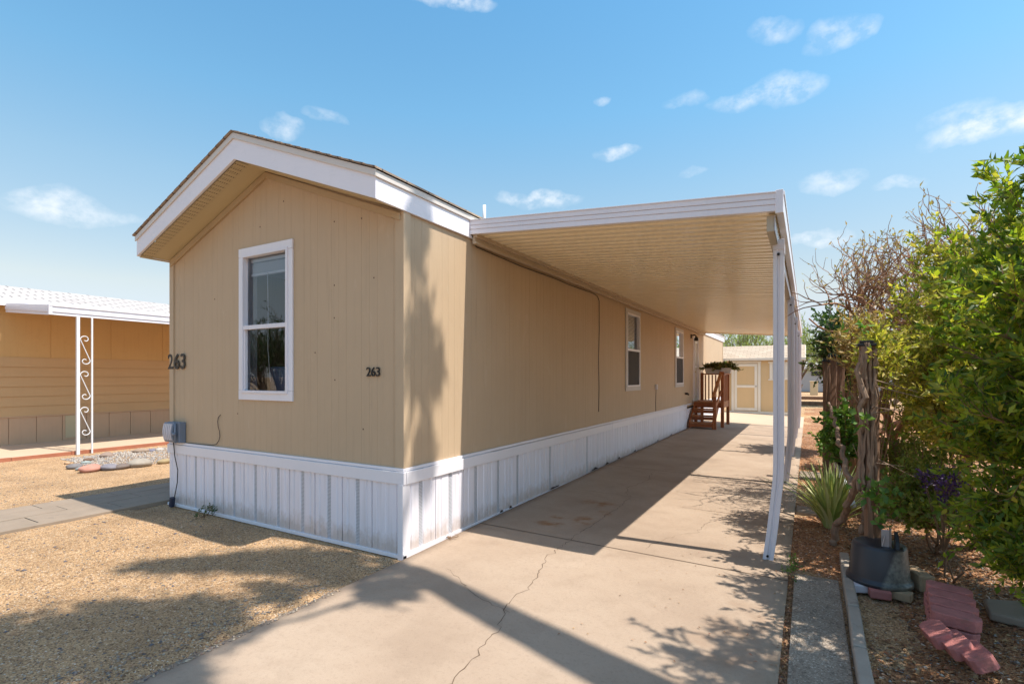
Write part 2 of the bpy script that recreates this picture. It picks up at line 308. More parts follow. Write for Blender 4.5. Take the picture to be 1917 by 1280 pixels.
# ------------------------------------------------------------------ builders
WL = {}
class MB:
    def __init__(s): s.v = []; s.f = []; s.mi = []
    def add(s, vs, fs, mi=0):
        b = len(s.v); s.v += [tuple(x) for x in vs]; s.f += [tuple(i + b for i in f) for f in fs]; s.mi += [mi] * len(fs); return s
    def box(s, x0, y0, z0, x1, y1, z1, mi=0):
        x0, x1 = sorted((x0, x1)); y0, y1 = sorted((y0, y1)); z0, z1 = sorted((z0, z1))
        return s.add([(x0, y0, z0), (x1, y0, z0), (x1, y1, z0), (x0, y1, z0), (x0, y0, z1), (x1, y0, z1), (x1, y1, z1), (x0, y1, z1)],
                     [(0, 3, 2, 1), (4, 5, 6, 7), (0, 1, 5, 4), (1, 2, 6, 5), (2, 3, 7, 6), (3, 0, 4, 7)], mi)
    def obox(s, c, sx, sy, sz, rot=(0, 0, 0), mi=0):
        from mathutils import Euler
        M = Euler(rot).to_matrix(); c = Vector(c)
        p = [c + M @ Vector((a * sx / 2, b * sy / 2, d * sz / 2)) for d in (-1, 1) for a, b in ((-1, -1), (1, -1), (1, 1), (-1, 1))]
        return s.add(p, [(0, 3, 2, 1), (4, 5, 6, 7), (0, 1, 5, 4), (1, 2, 6, 5), (2, 3, 7, 6), (3, 0, 4, 7)], mi)
    def beam(s, a, b, w, h, mi=0, up=(0, 0, 1)):
        a = Vector(a); b = Vector(b); d = (b - a).normalized(); x = d.cross(Vector(up)).normalized(); y = x.cross(d).normalized()
        p = [q + x * i * w / 2 + y * j * h / 2 for q in (a, b) for i, j in ((-1, -1), (1, -1), (1, 1), (-1, 1))]
        return s.add(p, [(0, 3, 2, 1), (4, 5, 6, 7), (0, 1, 5, 4), (1, 2, 6, 5), (2, 3, 7, 6), (3, 0, 4, 7)], mi)
    def prism(s, poly, axis, a, b, mi=0):
        # poly: 2D points; axis 'x','y','z' extruded from a to b
        def P(u, v, t): return {'x': (t, u, v), 'y': (u, t, v), 'z': (u, v, t)}[axis]
        n = len(poly); vs = [P(u, v, a) for u, v in poly] + [P(u, v, b) for u, v in poly]
        fs = [tuple(range(n))[::-1], tuple(range(n, 2 * n))] + [(i, (i + 1) % n, (i + 1) % n + n, i + n) for i in range(n)]
        return s.add(vs, fs, mi)
    def tube(s, pts, r, n=8, mi=0, caps=True):
        pts = [Vector(p) for p in pts]; rs = r if isinstance(r, (list, tuple)) else [r] * len(pts)
        vs = []; fs = []; ref = Vector((0, 0, 1))
        d0 = (pts[1] - pts[0]).normalized()
        if abs(d0.z) > .9: ref = Vector((1, 0, 0))
        x = d0.cross(ref).normalized()
        for i, p_ in enumerate(pts):
            d = (pts[min(i + 1, len(pts) - 1)] - pts[max(i - 1, 0)]).normalized()
            x = (x - d * x.dot(d)).normalized(); y = d.cross(x)
            for k in range(n):
                a = 2 * math.pi * k / n; vs.append(p_ + (x * math.cos(a) + y * math.sin(a)) * rs[i])
        for i in range(len(pts) - 1):
            for k in range(n): fs.append((i * n + k, i * n + (k + 1) % n, (i + 1) * n + (k + 1) % n, (i + 1) * n + k))
        if caps: fs += [tuple(range(n))[::-1], tuple((len(pts) - 1) * n + k for k in range(n))]
        return s.add(vs, fs, mi)
    def lathe(s, c, prof, n=32, mi=0):
        vs = []; fs = []; m = len(prof)
        for k in range(n):
            a = 2 * math.pi * k / n
            for r, z in prof: vs.append((c[0] + r * math.cos(a), c[1] + r * math.sin(a), c[2] + z))
        for k in range(n):
            for i in range(m - 1): fs.append((k * m + i, ((k + 1) % n) * m + i, ((k + 1) % n) * m + i + 1, k * m + i + 1))
        return s.add(vs, fs, mi)
    def build(s, name, mat, parent=None, origin=None, bevel=0, smooth=False, seg=2):
        me = bpy.data.meshes.new(name)
        v = np.array(s.v, dtype=float)
        if parent is not None: off = WL[parent]
        elif origin is not None: off = Vector(origin)
        else: off = Vector(((v[:, 0].min() + v[:, 0].max()) / 2, (v[:, 1].min() + v[:, 1].max()) / 2, v[:, 2].min()))
        v = v - np.array(off)
        me.from_pydata([tuple(x) for x in v], [], s.f)
        for mm in (mat if isinstance(mat, (list, tuple)) else [mat]): me.materials.append(mm)
        me.polygons.foreach_set('material_index', s.mi)
        if smooth: me.polygons.foreach_set('use_smooth', [True] * len(s.f))
        me.update()
        bm = bmesh.new(); bm.from_mesh(me); bmesh.ops.recalc_face_normals(bm, faces=bm.faces); bm.to_mesh(me); bm.free()
        o = bpy.data.objects.new(name, me); C.objects.link(o)
        if parent is not None: o.parent = parent; WL[o] = WL[parent]
        else: o.location = off; WL[o] = Vector(off)
        if bevel:
            b = o.modifiers.new('bevel', 'BEVEL'); b.width = bevel; b.segments = seg; b.limit_method = 'ANGLE'
        return o
def thing(name, label, cat, loc, group=None):
    o = bpy.data.objects.new(name, None); C.objects.link(o); o.location = loc; WL[o] = Vector(loc)
    o.empty_display_size = .2
    return tag(o, label, cat, group)
def tag(o, label=None, cat=None, group=None, kind=None):
    if label: o['label'] = label
    if cat: o['category'] = cat
    if group: o['group'] = group
    if kind: o['kind'] = kind
    return o
def box(name, mat, parent, *a, bevel=0): return MB().box(*a).build(name, mat, parent, bevel=bevel)

def np_mesh(name, V, F, mat, parent=None, origin=(0, 0, 0), smooth=False):
    me = bpy.data.meshes.new(name); off = WL[parent] if parent is not None else Vector(origin)
    V = V - np.array(off)
    me.vertices.add(len(V)); me.vertices.foreach_set('co', V.astype(np.float32).ravel())
    k = F.shape[1]; me.loops.add(F.size); me.loops.foreach_set('vertex_index', F.astype(np.int32).ravel())
    me.polygons.add(len(F)); me.polygons.foreach_set('loop_start', np.arange(0, F.size, k, dtype=np.int32)); me.polygons.foreach_set('loop_total', np.full(len(F), k, dtype=np.int32))
    me.update(calc_edges=True); me.materials.append(mat)
    if smooth: me.polygons.foreach_set('use_smooth', [True] * len(F))
    o = bpy.data.objects.new(name, me); C.objects.link(o)
    if parent is not None: o.parent = parent; WL[o] = WL[parent]
    else: o.location = off; WL[o] = Vector(off)
    return o

rng = np.random.default_rng(11)
def unit(a): return a / np.maximum(np.linalg.norm(a, axis=1, keepdims=True), 1e-9)
def leaf_arrays(P, D, L, Wd, curl=.12, up=None):
    """P base points, D directions -> 6-vert folded leaf (2 quads)"""
    n = len(P); D = unit(D); r = rng.normal(size=(n, 3)); 
    if up is not None: r = r * .6 + np.array([0, 0, 1.0]) * up
    S = unit(np.cross(D, r)); Nn = np.cross(S, D)
    L = (L * (rng.random(n) * .6 + .7))[:, None]; Wd = (Wd * (rng.random(n) * .5 + .75))[:, None]
    a = P; tip = P + D * L - Nn * L * curl
    m1 = P + D * L * .45 + Nn * L * .02
    l = P + D * L * .42 + S * Wd * .5 + Nn * Wd * .22; rr = P + D * L * .42 - S * Wd * .5 + Nn * Wd * .22
    V = np.stack([a, l, tip, rr, m1], 1).reshape(-1, 3)
    b = np.arange(n)[:, None] * 5
    F = np.concatenate([b + [0, 4, 1], b + [1, 4, 2], b + [0, 3, 4], b + [4, 3, 2]], 0)
    return V, F

def bez(a, b, c, t): return a * (1 - t) ** 2 + b * 2 * t * (1 - t) + c * t * t
def wob2(a, b):
    return [a, a * .67 + b * .33 + rng.normal(size=3) * .02, a * .33 + b * .67 + rng.normal(size=3) * .02, b]
def grow(name, label, cat, base, tips, leafm, barkm, L=.06, Wd=.016, twigs=9, tl=.3, lpt=14, stem_r=.012, group=None, droop=0., tstart=.25, spread=.9, up=None, trunk=None, bow=.35):
    """shrub: stems from base to tips, twigs off the stems, leaves off the twigs"""
    base = np.array(base, float); t = thing(name, label, cat, tuple(base), group)
    mb = MB(); LP = []; LD = []
    tips = [np.array(t_, float) for t_ in tips]; cen = np.mean(tips, axis=0); nj = max(3, len(tips) // 9) if trunk is None else trunk
    J = [base + (tips[rng.integers(len(tips))] - base) * np.array([.35, .35, .22 + .12 * rng.random()]) for _ in range(nj)]
    for q_ in J: mb.tube(wob2(base, q_), [stem_r * 2.2, stem_r * 1.9, stem_r * 1.6, stem_r * 1.4], 6)
    for tip in tips:
        tip = np.array(tip, float); d = tip - base
        b0 = min(J, key=lambda q_: np.linalg.norm(q_ - tip)); d = tip - b0
        ctrl = b0 + np.array([d[0] * .35, d[1] * .35, d[2] * (.5 + bow * .7)]) + rng.normal(size=3) * .06
        pts = [bez(b0, ctrl, tip, k / 7) for k in range(8)]
        r = stem_r * (.7 + rng.random() * .6)
        mb.tube(pts, [r * (1 - .8 * k / 7) for k in range(8)], 5)
        for k in range(twigs):
            tt = tstart + (1 - tstart) * ((k + rng.random()) / twigs); p = bez(b0, ctrl, tip, tt); tan = bez(b0, ctrl, tip, min(1, tt + .05)) - p
            tan = tan / (np.linalg.norm(tan) + 1e-9); rd = rng.normal(size=3); rd /= np.linalg.norm(rd)
            dr = tan * (.55 + .3 * rng.random()) + rd * spread + np.array([0, 0, .25 - droop]); dr /= np.linalg.norm(dr)
            ln = tl * (.5 + rng.random() * .8); q = p + dr * ln + np.array([0, 0, -droop * ln * .5])
            mid = p + dr * ln * .5 + np.array([0, 0, .03])
            mb.tube([p, mid, q], [r * .35, r * .25, r * .12], 3, caps=False)
            for j in range(lpt):
                s = (j + rng.random() * .6) / lpt; pp = bez(p, mid, q, s)
                sd_ = rng.normal(size=3); sd_ /= np.linalg.norm(sd_)
                LP.append(pp); LD.append(dr * .75 + sd_ * .8 + np.array([0, 0, .1 - droop]))
    mb.build('stem', barkm, t)
    V, F = leaf_arrays(np.array(LP), np.array(LD), L, Wd, up=up); np_mesh('foliage', V, F, leafm, t)
    return t
def ell_tips(c, r, n, shell=.75, zmin=-1.):
    out = []
    while len(out) < n:
        v = rng.normal(size=3); v /= np.linalg.norm(v)
        if v[2] < zmin: continue
        out.append(np.array(c) + v * np.array(r) * (shell + (1 - shell) * rng.random()))
    return out

# ------------------------------------------------------------------ terrain
def zdrive(x, y):
    zh = np.interp(y, [-50, 3.4, 4.5, 8, 17, 24], [0, 0, .022, .05, .10, .115])
    return zh * np.clip((-.2 - x) / 2.9, 0, 1)
def grid(name, xs, ys, zf, mat, label=None, cat=None, kind='structure'):
    X, Y = np.meshgrid(xs, ys); Z = zf(X, Y); V = np.stack([X, Y, Z], -1).reshape(-1, 3); nx = len(xs); ny = len(ys)
    i = (np.arange(ny - 1)[:, None] * nx + np.arange(nx - 1)[None]).ravel(); F = np.stack([i, i + 1, i + nx + 1, i + nx], 1)
    o = np_mesh(name, V, F, mat, smooth=True); tag(o, label, cat, None, kind); return o
_wv = [(rng.normal(size=2) * k, rng.random() * 6.28, 1 / k) for k in (.6, 1.1, 2, 3.5, 6, 9, 14) for _ in range(4)]
def wav(X, Y):
    z = 0
    for (k, ph, a) in _wv: z = z + a * np.sin(X * k[0] + Y * k[1] + ph)
    return z
xs = np.concatenate([-np.geomspace(1500, 14, 26), np.arange(-13.5, -3.0, .07), np.arange(-3, 5, .5), np.geomspace(6, 1500, 26)])
ys = np.concatenate([-np.geomspace(1500, 3, 24), np.arange(-2, 7.5, .08), np.arange(7.5, 30, 1), np.geomspace(31, 1500, 24)])
def zg(X, Y):
    near = np.clip(1 - np.abs(X + 7) / 12, 0, 1)
    z = wav(X, Y) * .006 * near - .012
    z = np.where(X > -3.2, -.035, z); z = np.where((X > -7.3) & (Y > 3.1), -.02, z)
    return z
grid('ground', xs, ys, zg, GRAV, 'tan decomposed granite ground', None)
dx = np.linspace(-3.06, -.137, 24); dy = np.concatenate([np.arange(-6, 18.2, .4), [18.3]])
dw = grid('driveway', dx, dy, lambda X, Y: zdrive(X, Y) + .004, DRIVE, 'concrete driveway beside the home')
dw.modifiers.new('s', 'SOLIDIFY').thickness = .08
# extra concrete sliver under the house edge at skirt
px_ = np.linspace(-8, -.137, 20); py_ = np.linspace(18.31, 23.5, 10)
pt = grid('patio_concrete', px_, py_, lambda X, Y: zdrive(X, Y) + .002, slabm, 'concrete behind the carport'); pt.modifiers.new('s', 'SOLIDIFY').thickness = .08

darkgap = paint('crack_dirt', (.12, .08, .05), .95, .3, 20)
def ribbon(name, pts, w, parent=None, jit=.0, step=.04):
    V = []; F = []; P2 = []
    for (a, b) in zip(pts[:-1], pts[1:]):
        a = np.array(a); b = np.array(b); n = max(1, int(np.linalg.norm(b - a) / step))
        for k in range(n): P2.append(a + (b - a) * k / n)
    P2.append(np.array(pts[-1]))
    P2 = np.array(P2); P2[1:-1] += rng.normal(size=(len(P2) - 2, 2)) * jit
    T = np.gradient(P2, axis=0); T = T / np.linalg.norm(T, axis=1, keepdims=True); Nn = np.stack([-T[:, 1], T[:, 0]], 1)
    ww = w * (.45 + rng.random(len(P2)) * 1.1) if jit else np.full(len(P2), w)
    A = P2 + Nn * ww[:, None] / 2; B = P2 - Nn * ww[:, None] / 2
    V = np.concatenate([np.c_[A, zdrive(A[:, 0], A[:, 1]) + .0065], np.c_[B, zdrive(B[:, 0], B[:, 1]) + .0065]])
    n = len(P2); i = np.arange(n - 1); F = np.stack([i, i + 1, i + 1 + n, i + n], 1)
    return np_mesh(name, V, F, darkgap, dw)
ribbon('control_joint', [(-3.06, 4.61), (-.137, 4.555)], .012)
ribbon('control_joint', [(-3.06, 8.62), (-.137, 8.585)], .014)
ribbon('control_joint', [(-3.06, 12.7), (-.137, 12.65)], .014)
ribbon('control_joint', [(-3.06, 16.6), (-.137, 16.6)], .014)
ribbon('crack', [(-1.60, 1.5), (-1.621, 2.149), (-1.639, 2.304), (-1.656, 2.453), (-1.688, 2.696), (-1.714, 2.788), (-1.763, 2.907), (-1.828, 3.084), (-1.845, 3.231), (-1.82, 3.392), (-1.858, 3.551), (-1.919, 3.817), (-1.997, 4.115), (-1.993, 4.373), (-2.006, 4.648), (-1.998, 4.925), (-1.989, 5.229), (-2.0, 5.552), (-1.97, 5.826), (-1.989, 6.036), (-2.0, 6.581), (-2.094, 6.66), (-2.204, 7.105), (-2.148, 7.375), (-2.103, 7.83), (-2.193, 8.353)], .0045, jit=.012)
ribbon('crack', [(-1.294, 4.71), (-1.275, 4.856), (-1.227, 5.061), (-1.133, 5.266), (-0.971, 5.477), (-0.967, 5.819), (-0.855, 6.068), (-0.747, 6.427)], .003, jit=.01)
ribbon('crack', [(-1.331, 6.416), (-1.043, 6.415), (-0.747, 6.427), (-0.461, 6.391), (-0.171, 6.324)], .006, jit=.008)
ribbon('crack', [(-2.84, 6.616), (-2.2, 6.62), (-1.87, 6.593)], .005, jit=.008)
ribbon('crack', [(-2.6, 3.42), (-2.1, 3.1), (-1.75, 3.0)], .003, jit=.01)

# soil bed on the right, strip walk
sxs = np.concatenate([np.arange(-.135, 2.6, .045), np.geomspace(2.7, 9, 12)]); sys_ = np.concatenate([np.arange(-1, 9, .05), np.arange(9, 30, .4)])
def zs(X, Y):
    z = wav(X * 2, Y * 2) * .006 + .004
    z = z + np.clip((X - .5) / .8, 0, 1) * .06
    z = np.where(X < .26, z * .5 - .012, z)
    z = np.where((X < .27) & (Y < 4.78), -.03, z)
    return z
grid('soil_bed', sxs, sys_, zs, SOIL, 'reddish soil bed')
wk = MB().box(-.095, -3, -.05, .205, 4.74, .012).build('walkway', STRIP, bevel=.004); tag(wk, 'narrow concrete strip', None, None, 'structure')
wk2 = MB().box(-.12, 9.2, -.05, .26, 9.9, .02).box(-.12, 6.9, -.05, .22, 7.25, .012).build('stepping_slabs', pave, bevel=.005); tag(wk2, 'flat slabs in the side strip', None, None, 'structure')
# paver path on the left
pth = MB()
for (a, b) in ((-8.27, -7.95), (-7.94, -7.62), (-7.61, -7.21)):
    y = -2.5 + rng.random() * .5
    while y < 19:
        pth.box(a + .003, y, -.04, b - .003, y + .772, .020 + rng.random() * .008); y += .78
pth.box(-7.20, -2, -.05, -7.08, 3.6, .03)
po = pth.build('path', pave, bevel=.004); tag(po, 'grey paver path', None, None, 'structure')

# ------------------------------------------------------------------ the mobile home
HX0, HX1, HY0, HY1 = -6.99, -3.12, 3.47, 23.2
RX = -5.055
home = thing('mobile_home', 'tan mobile home with white skirting, white gable trim and the number 263', 'mobile home', (-5.05, 13, 0))
def gz(x): return 3.07 + (3.83 - 3.07) * (1 - abs(x - RX) / (RX - HX0))
# front gable wall with grooves
def groove_cols(a, b, first, step):
    xs_ = [a]; g = []
    x = first
    while x < b - .02:
        if x > a + .02: g.append(x)
        x += step
    return g
def wall_y(mb, y, x0, x1, z0, ztop, gr, holes=(), d=.0010, w=.003, sgn=-1):
    """wall facing -Y made of vertical strips with grooves; ztop(x)"""
    cuts = {x0, x1}
    for g in gr: cuts |= {g - w / 2, g + w / 2}
    for h in holes: cuts |= {h[0], h[1]}
    if x0 < RX < x1: cuts.add(RX)
    cs = sorted(cuts)
    for a, b in zip(cs[:-1], cs[1:]):
        mid = (a + b) / 2; isg = any(abs(mid - g) < w / 2 for g in gr); yy = y - sgn * d if isg else y
        segs = [(z0, None)]
        for h in holes:
            if h[0] <= mid <= h[1]: segs = [(z0, h[2]), (h[3], None)]
        for (za, zb) in segs:
            mb.add([(a, yy, za), (b, yy, za), (b, yy, zb if zb else ztop(b)), (a, yy, zb if zb else ztop(a))], [(0, 1, 2, 3)])
            if isg:
                mb.add([(a, y, za), (a, yy, za), (a, yy, zb if zb else ztop(a)), (a, y, zb if zb else ztop(a))], [(0, 1, 2, 3)])
                mb.add([(b, y, za), (b, yy, za), (b, yy, zb if zb else ztop(b)), (b, y, zb if zb else ztop(b))], [(0, 1, 2, 3)])
def wall_x(mb, x, y0, y1, z0, z1, gr, holes=(), d=.0010, w=.003, sgn=1):
    cuts = {y0, y1}
    for g in gr: cuts |= {g - w / 2, g + w / 2}
    for h in holes: cuts |= {h[0], h[1]}
    cs = sorted(c for c in cuts if y0 <= c <= y1)
    for a, b in zip(cs[:-1], cs[1:]):
        mid = (a + b) / 2; isg = any(abs(mid - g) < w / 2 for g in gr); xx = x - sgn * d if isg else x
        segs = [(z0, z1)]
        for h in holes:
            if h[0] <= mid <= h[1]: segs = [(z0, h[2]), (h[3], z1)] if h[2] > z0 else [(h[3], z1)]
        for (za, zb) in segs:
            mb.add([(xx, a, za), (xx, b, za), (xx, b, zb), (xx, a, zb)], [(0, 1, 2, 3)])
            if isg:
                mb.add([(x, a, za), (xx, a, za), (xx, a, zb), (x, a, zb)], [(0, 1, 2, 3)])
                mb.add([(x, b, za), (xx, b, za), (xx, b, zb), (x, b, zb)], [(0, 1, 2, 3)])
FW = (-5.47, -4.68, 1.42, 2.95)       # front window hole
SW = [(9.93, 10.80, 1.40, 2.88), (14.27, 15.18, 1.40, 2.86)]
DR = (16.70, 17.60, .83, 2.86)
grF = [-6.99 + .1 + .2032 * i for i in range(19)] + [-6.99 + .1 + .2032 * i + .1016 for i in range(0, 19, 2)]
w1 = MB(); wall_y(w1, HY0, HX0, HX1, .70, gz, grF, [FW]); w1.build('front_wall', siding, home)
grS = [HY0 + .15 + .2032 * i for i in range(97)] + [HY0 + .25 + .2032 * i for i in range(0, 97, 2)]
w2 = MB(); wall_x(w2, HX1, HY0, HY1, .70, 3.10, grS, SW + [DR]); w2.build('side_wall', siding, home)
w3 = MB(); wall_x(w3, HX0, HY0, HY1, .70, 3.10, [HY0 + .2 * i for i in range(1, 98)], sgn=-1); w3.build('side_wall', siding, home)
w4 = MB(); wall_y(w4, HY1, HX0, HX1, .70, gz, grF, sgn=1); w4.build('rear_wall', siding, home)
MB().box(HX0 + .02, HY0 + .25, .72, HX1 - .25, HY1 - .02, .76).build('floor', inside, home)
def wall_pt(u, v):
    a_ = R(30); q = Vector((-math.sin(a_) + (u - 958.5) / 960 * math.cos(a_), math.cos(a_) + (u - 958.5) / 960 * math.sin(a_), -(v - 705) / 960)); t_ = HY0 / q.y
    return q.x * t_, 1.6 + q.z * t_
nail_m = paint('rusty_nail', (.07, .035, .02), .8)
for (u, v) in ((626, 534), (627, 711), (626, 415), (677, 409), (487, 425), (531, 377), (680, 803), (626, 595), (445, 774), (590, 660), (402, 560), (700, 520)):
    nx_, nz_ = wall_pt(u, v); MB().box(nx_ - .005, HY0 - .0025, nz_ - .006, nx_ + .005, HY0 + .001, nz_ + .006).build('nail_head', nail_m, home)
# corner trim
MB().prism([(HX1 - .085, HY0 - .014), (HX1 + .016, HY0 - .014), (HX1 + .016, HY0 + .08), (HX1 + .001, HY0 + .08), (HX1 + .001, HY0 - .001), (HX1 - .085, HY0 - .001)], 'z', .786, 3.066).build('corner_trim', trimtan, home, bevel=.002)
MB().box(HX0 - .014, HY0 - .016, .785, HX0 + .075, HY0 - .001, 3.085).build('corner_trim', trimtan, home, bevel=.002)
MB().box(HX1 + .001, HY1 - .09, .785, HX1 + .014, HY1 + .01, 3.10).build('corner_trim', trimtan, home, bevel=.002)
# belt trim band between wall and skirting (two-step)
bd = MB()
bd.box(HX0 - .02, HY0 - .038, .645, HX1 + .038, HY0 - .004, .755); bd.box(HX0 - .01, HY0 - .024, .758, HX1 + .022, HY0 - .003, .785)
bd.box(HX1 + .004, HY0 - .0, .645, HX1 + .040, 4.9, .755); bd.box(HX1 + .003, HY0 - .0, .758, HX1 + .023, HY1, .785)
bd.box(HX1 + .004, 4.902, .64, HX1 + .036, 9.0, .751); bd.box(HX1 + .004, 9.003, .645, HX1 + .038, 15.62, .755); bd.box(HX1 + .004, 18.5, .645, HX1 + .038, HY1, .755)
bd.box(HX0 - .04, HY0, .645, HX0 - .004, HY1, .755)
bd.build('belt_trim', white, home, bevel=.003)
# skirting
def skirt(mb, a, b, seams, place, zf, vents):
    # profile of ribs along length t: offset outward
    for i, (s0, s1) in enumerate(zip(seams[:-1], seams[1:])):
        L_ = s1 - s0
        prof = [(0, -.012), (.005, -.012), (.006, .014), (.012, .016), (L_ * .16, .016), (L_ * .18, .006), (L_ * .20, .006), (L_ * .22, .016), (L_ * .44, .016), (L_ * .455, .008), (L_ * .58, .008), (L_ * .595, .016), (L_ * .80, .016), (L_ * .82, .006), (L_ * .84, .006), (L_ * .86, .016), (L_ - .006, .016), (L_ - .005, -.012), (L_, -.012)]
        for j, ((t0, o0), (t1, o1)) in enumerate(zip(prof[:-1], prof[1:])):
            mi = 1 if (j == 9 and vents(i)) else 0
            p0 = place(s0 + t0, o0); p1 = place(s0 + t1, o1)
            za = zf(s0 + t0); zb = zf(s0 + t1)
            mb.add([(*p0, za), (*p1, zb), (*p1, .66), (*p0, .66)], [(0, 1, 2, 3)], mi)
sk = MB()
sF = [HX0 + .0] + [-6.6 + .39 * i for i in range(9)] + [HX1 + .01]
skirt(sk, 0, 0, sF, lambda t, o: (t, HY0 - .008 - o), lambda t: -.03, lambda i: i in (1, 2, 3, 4, 5, 6, 7, 8))
sS = [HY0 - .01] + [3.9 + .458 * i for i in range(43)]
sS = [s_ for s_ in sS if s_ < HY1 - .2] + [HY1]
skirt(sk, 0, 0, sS, lambda t, o: (HX1 + .006 + o, t), lambda t: float(zdrive(-3.1, t)) - .02, lambda i: i in (0, 1, 2, 3, 4, 6, 9))
sk.add([(HX0 - .006, HY0, -.03), (HX0 - .006, HY1, -.03), (HX0 - .006, HY1, .66), (HX0 - .006, HY0, .66)], [(0, 1, 2, 3)])
sk.add([(HX0 - .006, HY1, -.03), (HX1, HY1, -.03), (HX1, HY1, .66), (HX0 - .006, HY1, .66)], [(0, 1, 2, 3)])
sk.build('skirting', [skirt_m, PERF], home)
st = MB(); st.box(HX0 - .01, HY0 - .04, -.01, HX1 + .04, HY0 - .002, .022); st.box(HX1 + .003, HY0 - .04, -.02, HX1 + .04, 8, .035); st.box(HX1 + .022, HY0 - .035, .02, HX1 + .030, HY0 + .05, .645)
st.box(HX1 - .03, HY0 - .043, -.03, HX1 + .031, HY0 - .025, .644)
st.build('skirting_track', white, home, bevel=.002)
# rake fascia
YF = 3.10
def rake(mb, dzb, dzt, y0, y1, over=.04):
    xl, xr = HX0 - over, HX1 + .03
    mb.prism([(xl, 3.055 + dzb), (RX, 3.81 + dzb), (xr, 3.068 + dzb), (xr, 3.285 + dzt), (RX, 4.055 + dzt), (xl, 3.27 + dzt)], 'y', y0, y1)
fa = MB(); rake(fa, 0, 0, YF, YF + .03)
fa.prism([(YF + .031, 3.068), (HY1 + .269, 3.068), (HY1 + .269, 3.285), (YF + .031, 3.285)], 'x', HX1 + .005, HX1 + .029)
fa.prism([(YF + .031, 3.055), (HY1 + .269, 3.055), (HY1 + .269, 3.27), (YF + .031, 3.27)], 'x', HX0 - .039, HX0 - .012)
fa.prism([(HX0 - .04, 3.055), (RX, 3.81), (HX1 + .03, 3.068), (HX1 + .03, 3.285), (RX, 4.055), (HX0 - .04, 3.27)], 'y', HY1 + .27, HY1 + .3)
fa.build('fascia', whitewood, home, bevel=.003)
de = MB()
xl, xr = HX0 - .055, HX1 + .045
de.prism([(xl, 3.235), (RX, 4.018), (xr, 3.248), (xr, 3.305), (RX, 4.078), (xl, 3.29)], 'y', YF - .014, YF - .001)
de.prism([(YF - .0, 3.248), (HY1 + .3, 3.248), (HY1 + .3, 3.302), (YF - .0, 3.302)], 'x', HX1 + .031, HX1 + .045)
de.build('drip_edge', paint('drip_edge_paint', (.60, .55, .50), .5, .05, 3), home, bevel=.002)
rf = MB()
for sgn, xe, ze in ((-1, HX0 - .075, 3.296), (1, HX1 + .06, 3.308)):
    rf.prism([(RX, 4.083), (xe, ze), (xe, ze + .008), (RX, 4.092)], 'y', YF - .03, HY1 + .32)
    # shingle course steps along the rake
    n = 15
    for i in range(n):
        t0 = i / n; t1 = (i + 1) / n; xa = xe + (RX - xe) * t0; xb = xe + (RX - xe) * t1; za = ze + .009 + (4.092 - ze - .008) * t0; zb = ze + .009 + (4.092 - ze - .008) * t1
        rf.prism([(xa, za + .007), (xb, zb + .001), (xb, zb - .002), (xa, za - .002)], 'y', YF - .034, HY1 + .32)
rf.build('roof', sh_house, home)
MB().tube([(-3.65, 5.6, 3.5), (-3.65, 5.6, 3.83)], .022, 10).build('vent_pipe', pvc, home, smooth=True)
# soffit and frieze
so = MB()
for a, b in ((HX0 - .03, RX), (RX, HX1 + .02)):
    za = 3.05 if a < -6 else 3.80; zb = 3.80 if a < -6 else 3.062
    y0 = YF + .16 if a < -6 else YF + .03
    so.add([(a, y0, za + .008), (b, y0, zb + .008), (b, HY0, zb + .008), (a, HY0, za + .008)], [(0, 1, 2, 3)])
so.box(HX0 - .035, YF + .03, 3.045, HX0 - .012, HY0, 3.058)
so.build('soffit', soffit_m, home)
MB().add([(HX0 - .03, YF + .03, 3.052), (RX, YF + .03, 3.802), (RX, YF + .158, 3.802), (HX0 - .03, YF + .158, 3.052)], [(0, 1, 2, 3)]).build('soffit_vent', PERFT, home)
fz = MB()
fz.prism([(HX0 + .02, 2.985), (RX, 3.735), (RX, 3.80), (HX0 + .02, 3.06)], 'y', HY0 - .028, HY0 - .002)
fz.prism([(RX, 3.735), (HX1 - .02, 2.99), (HX1 - .02, 3.055), (RX, 3.80)], 'y', HY0 - .029, HY0 - .002)
fz.build('frieze_trim', frieze, home, bevel=.002)

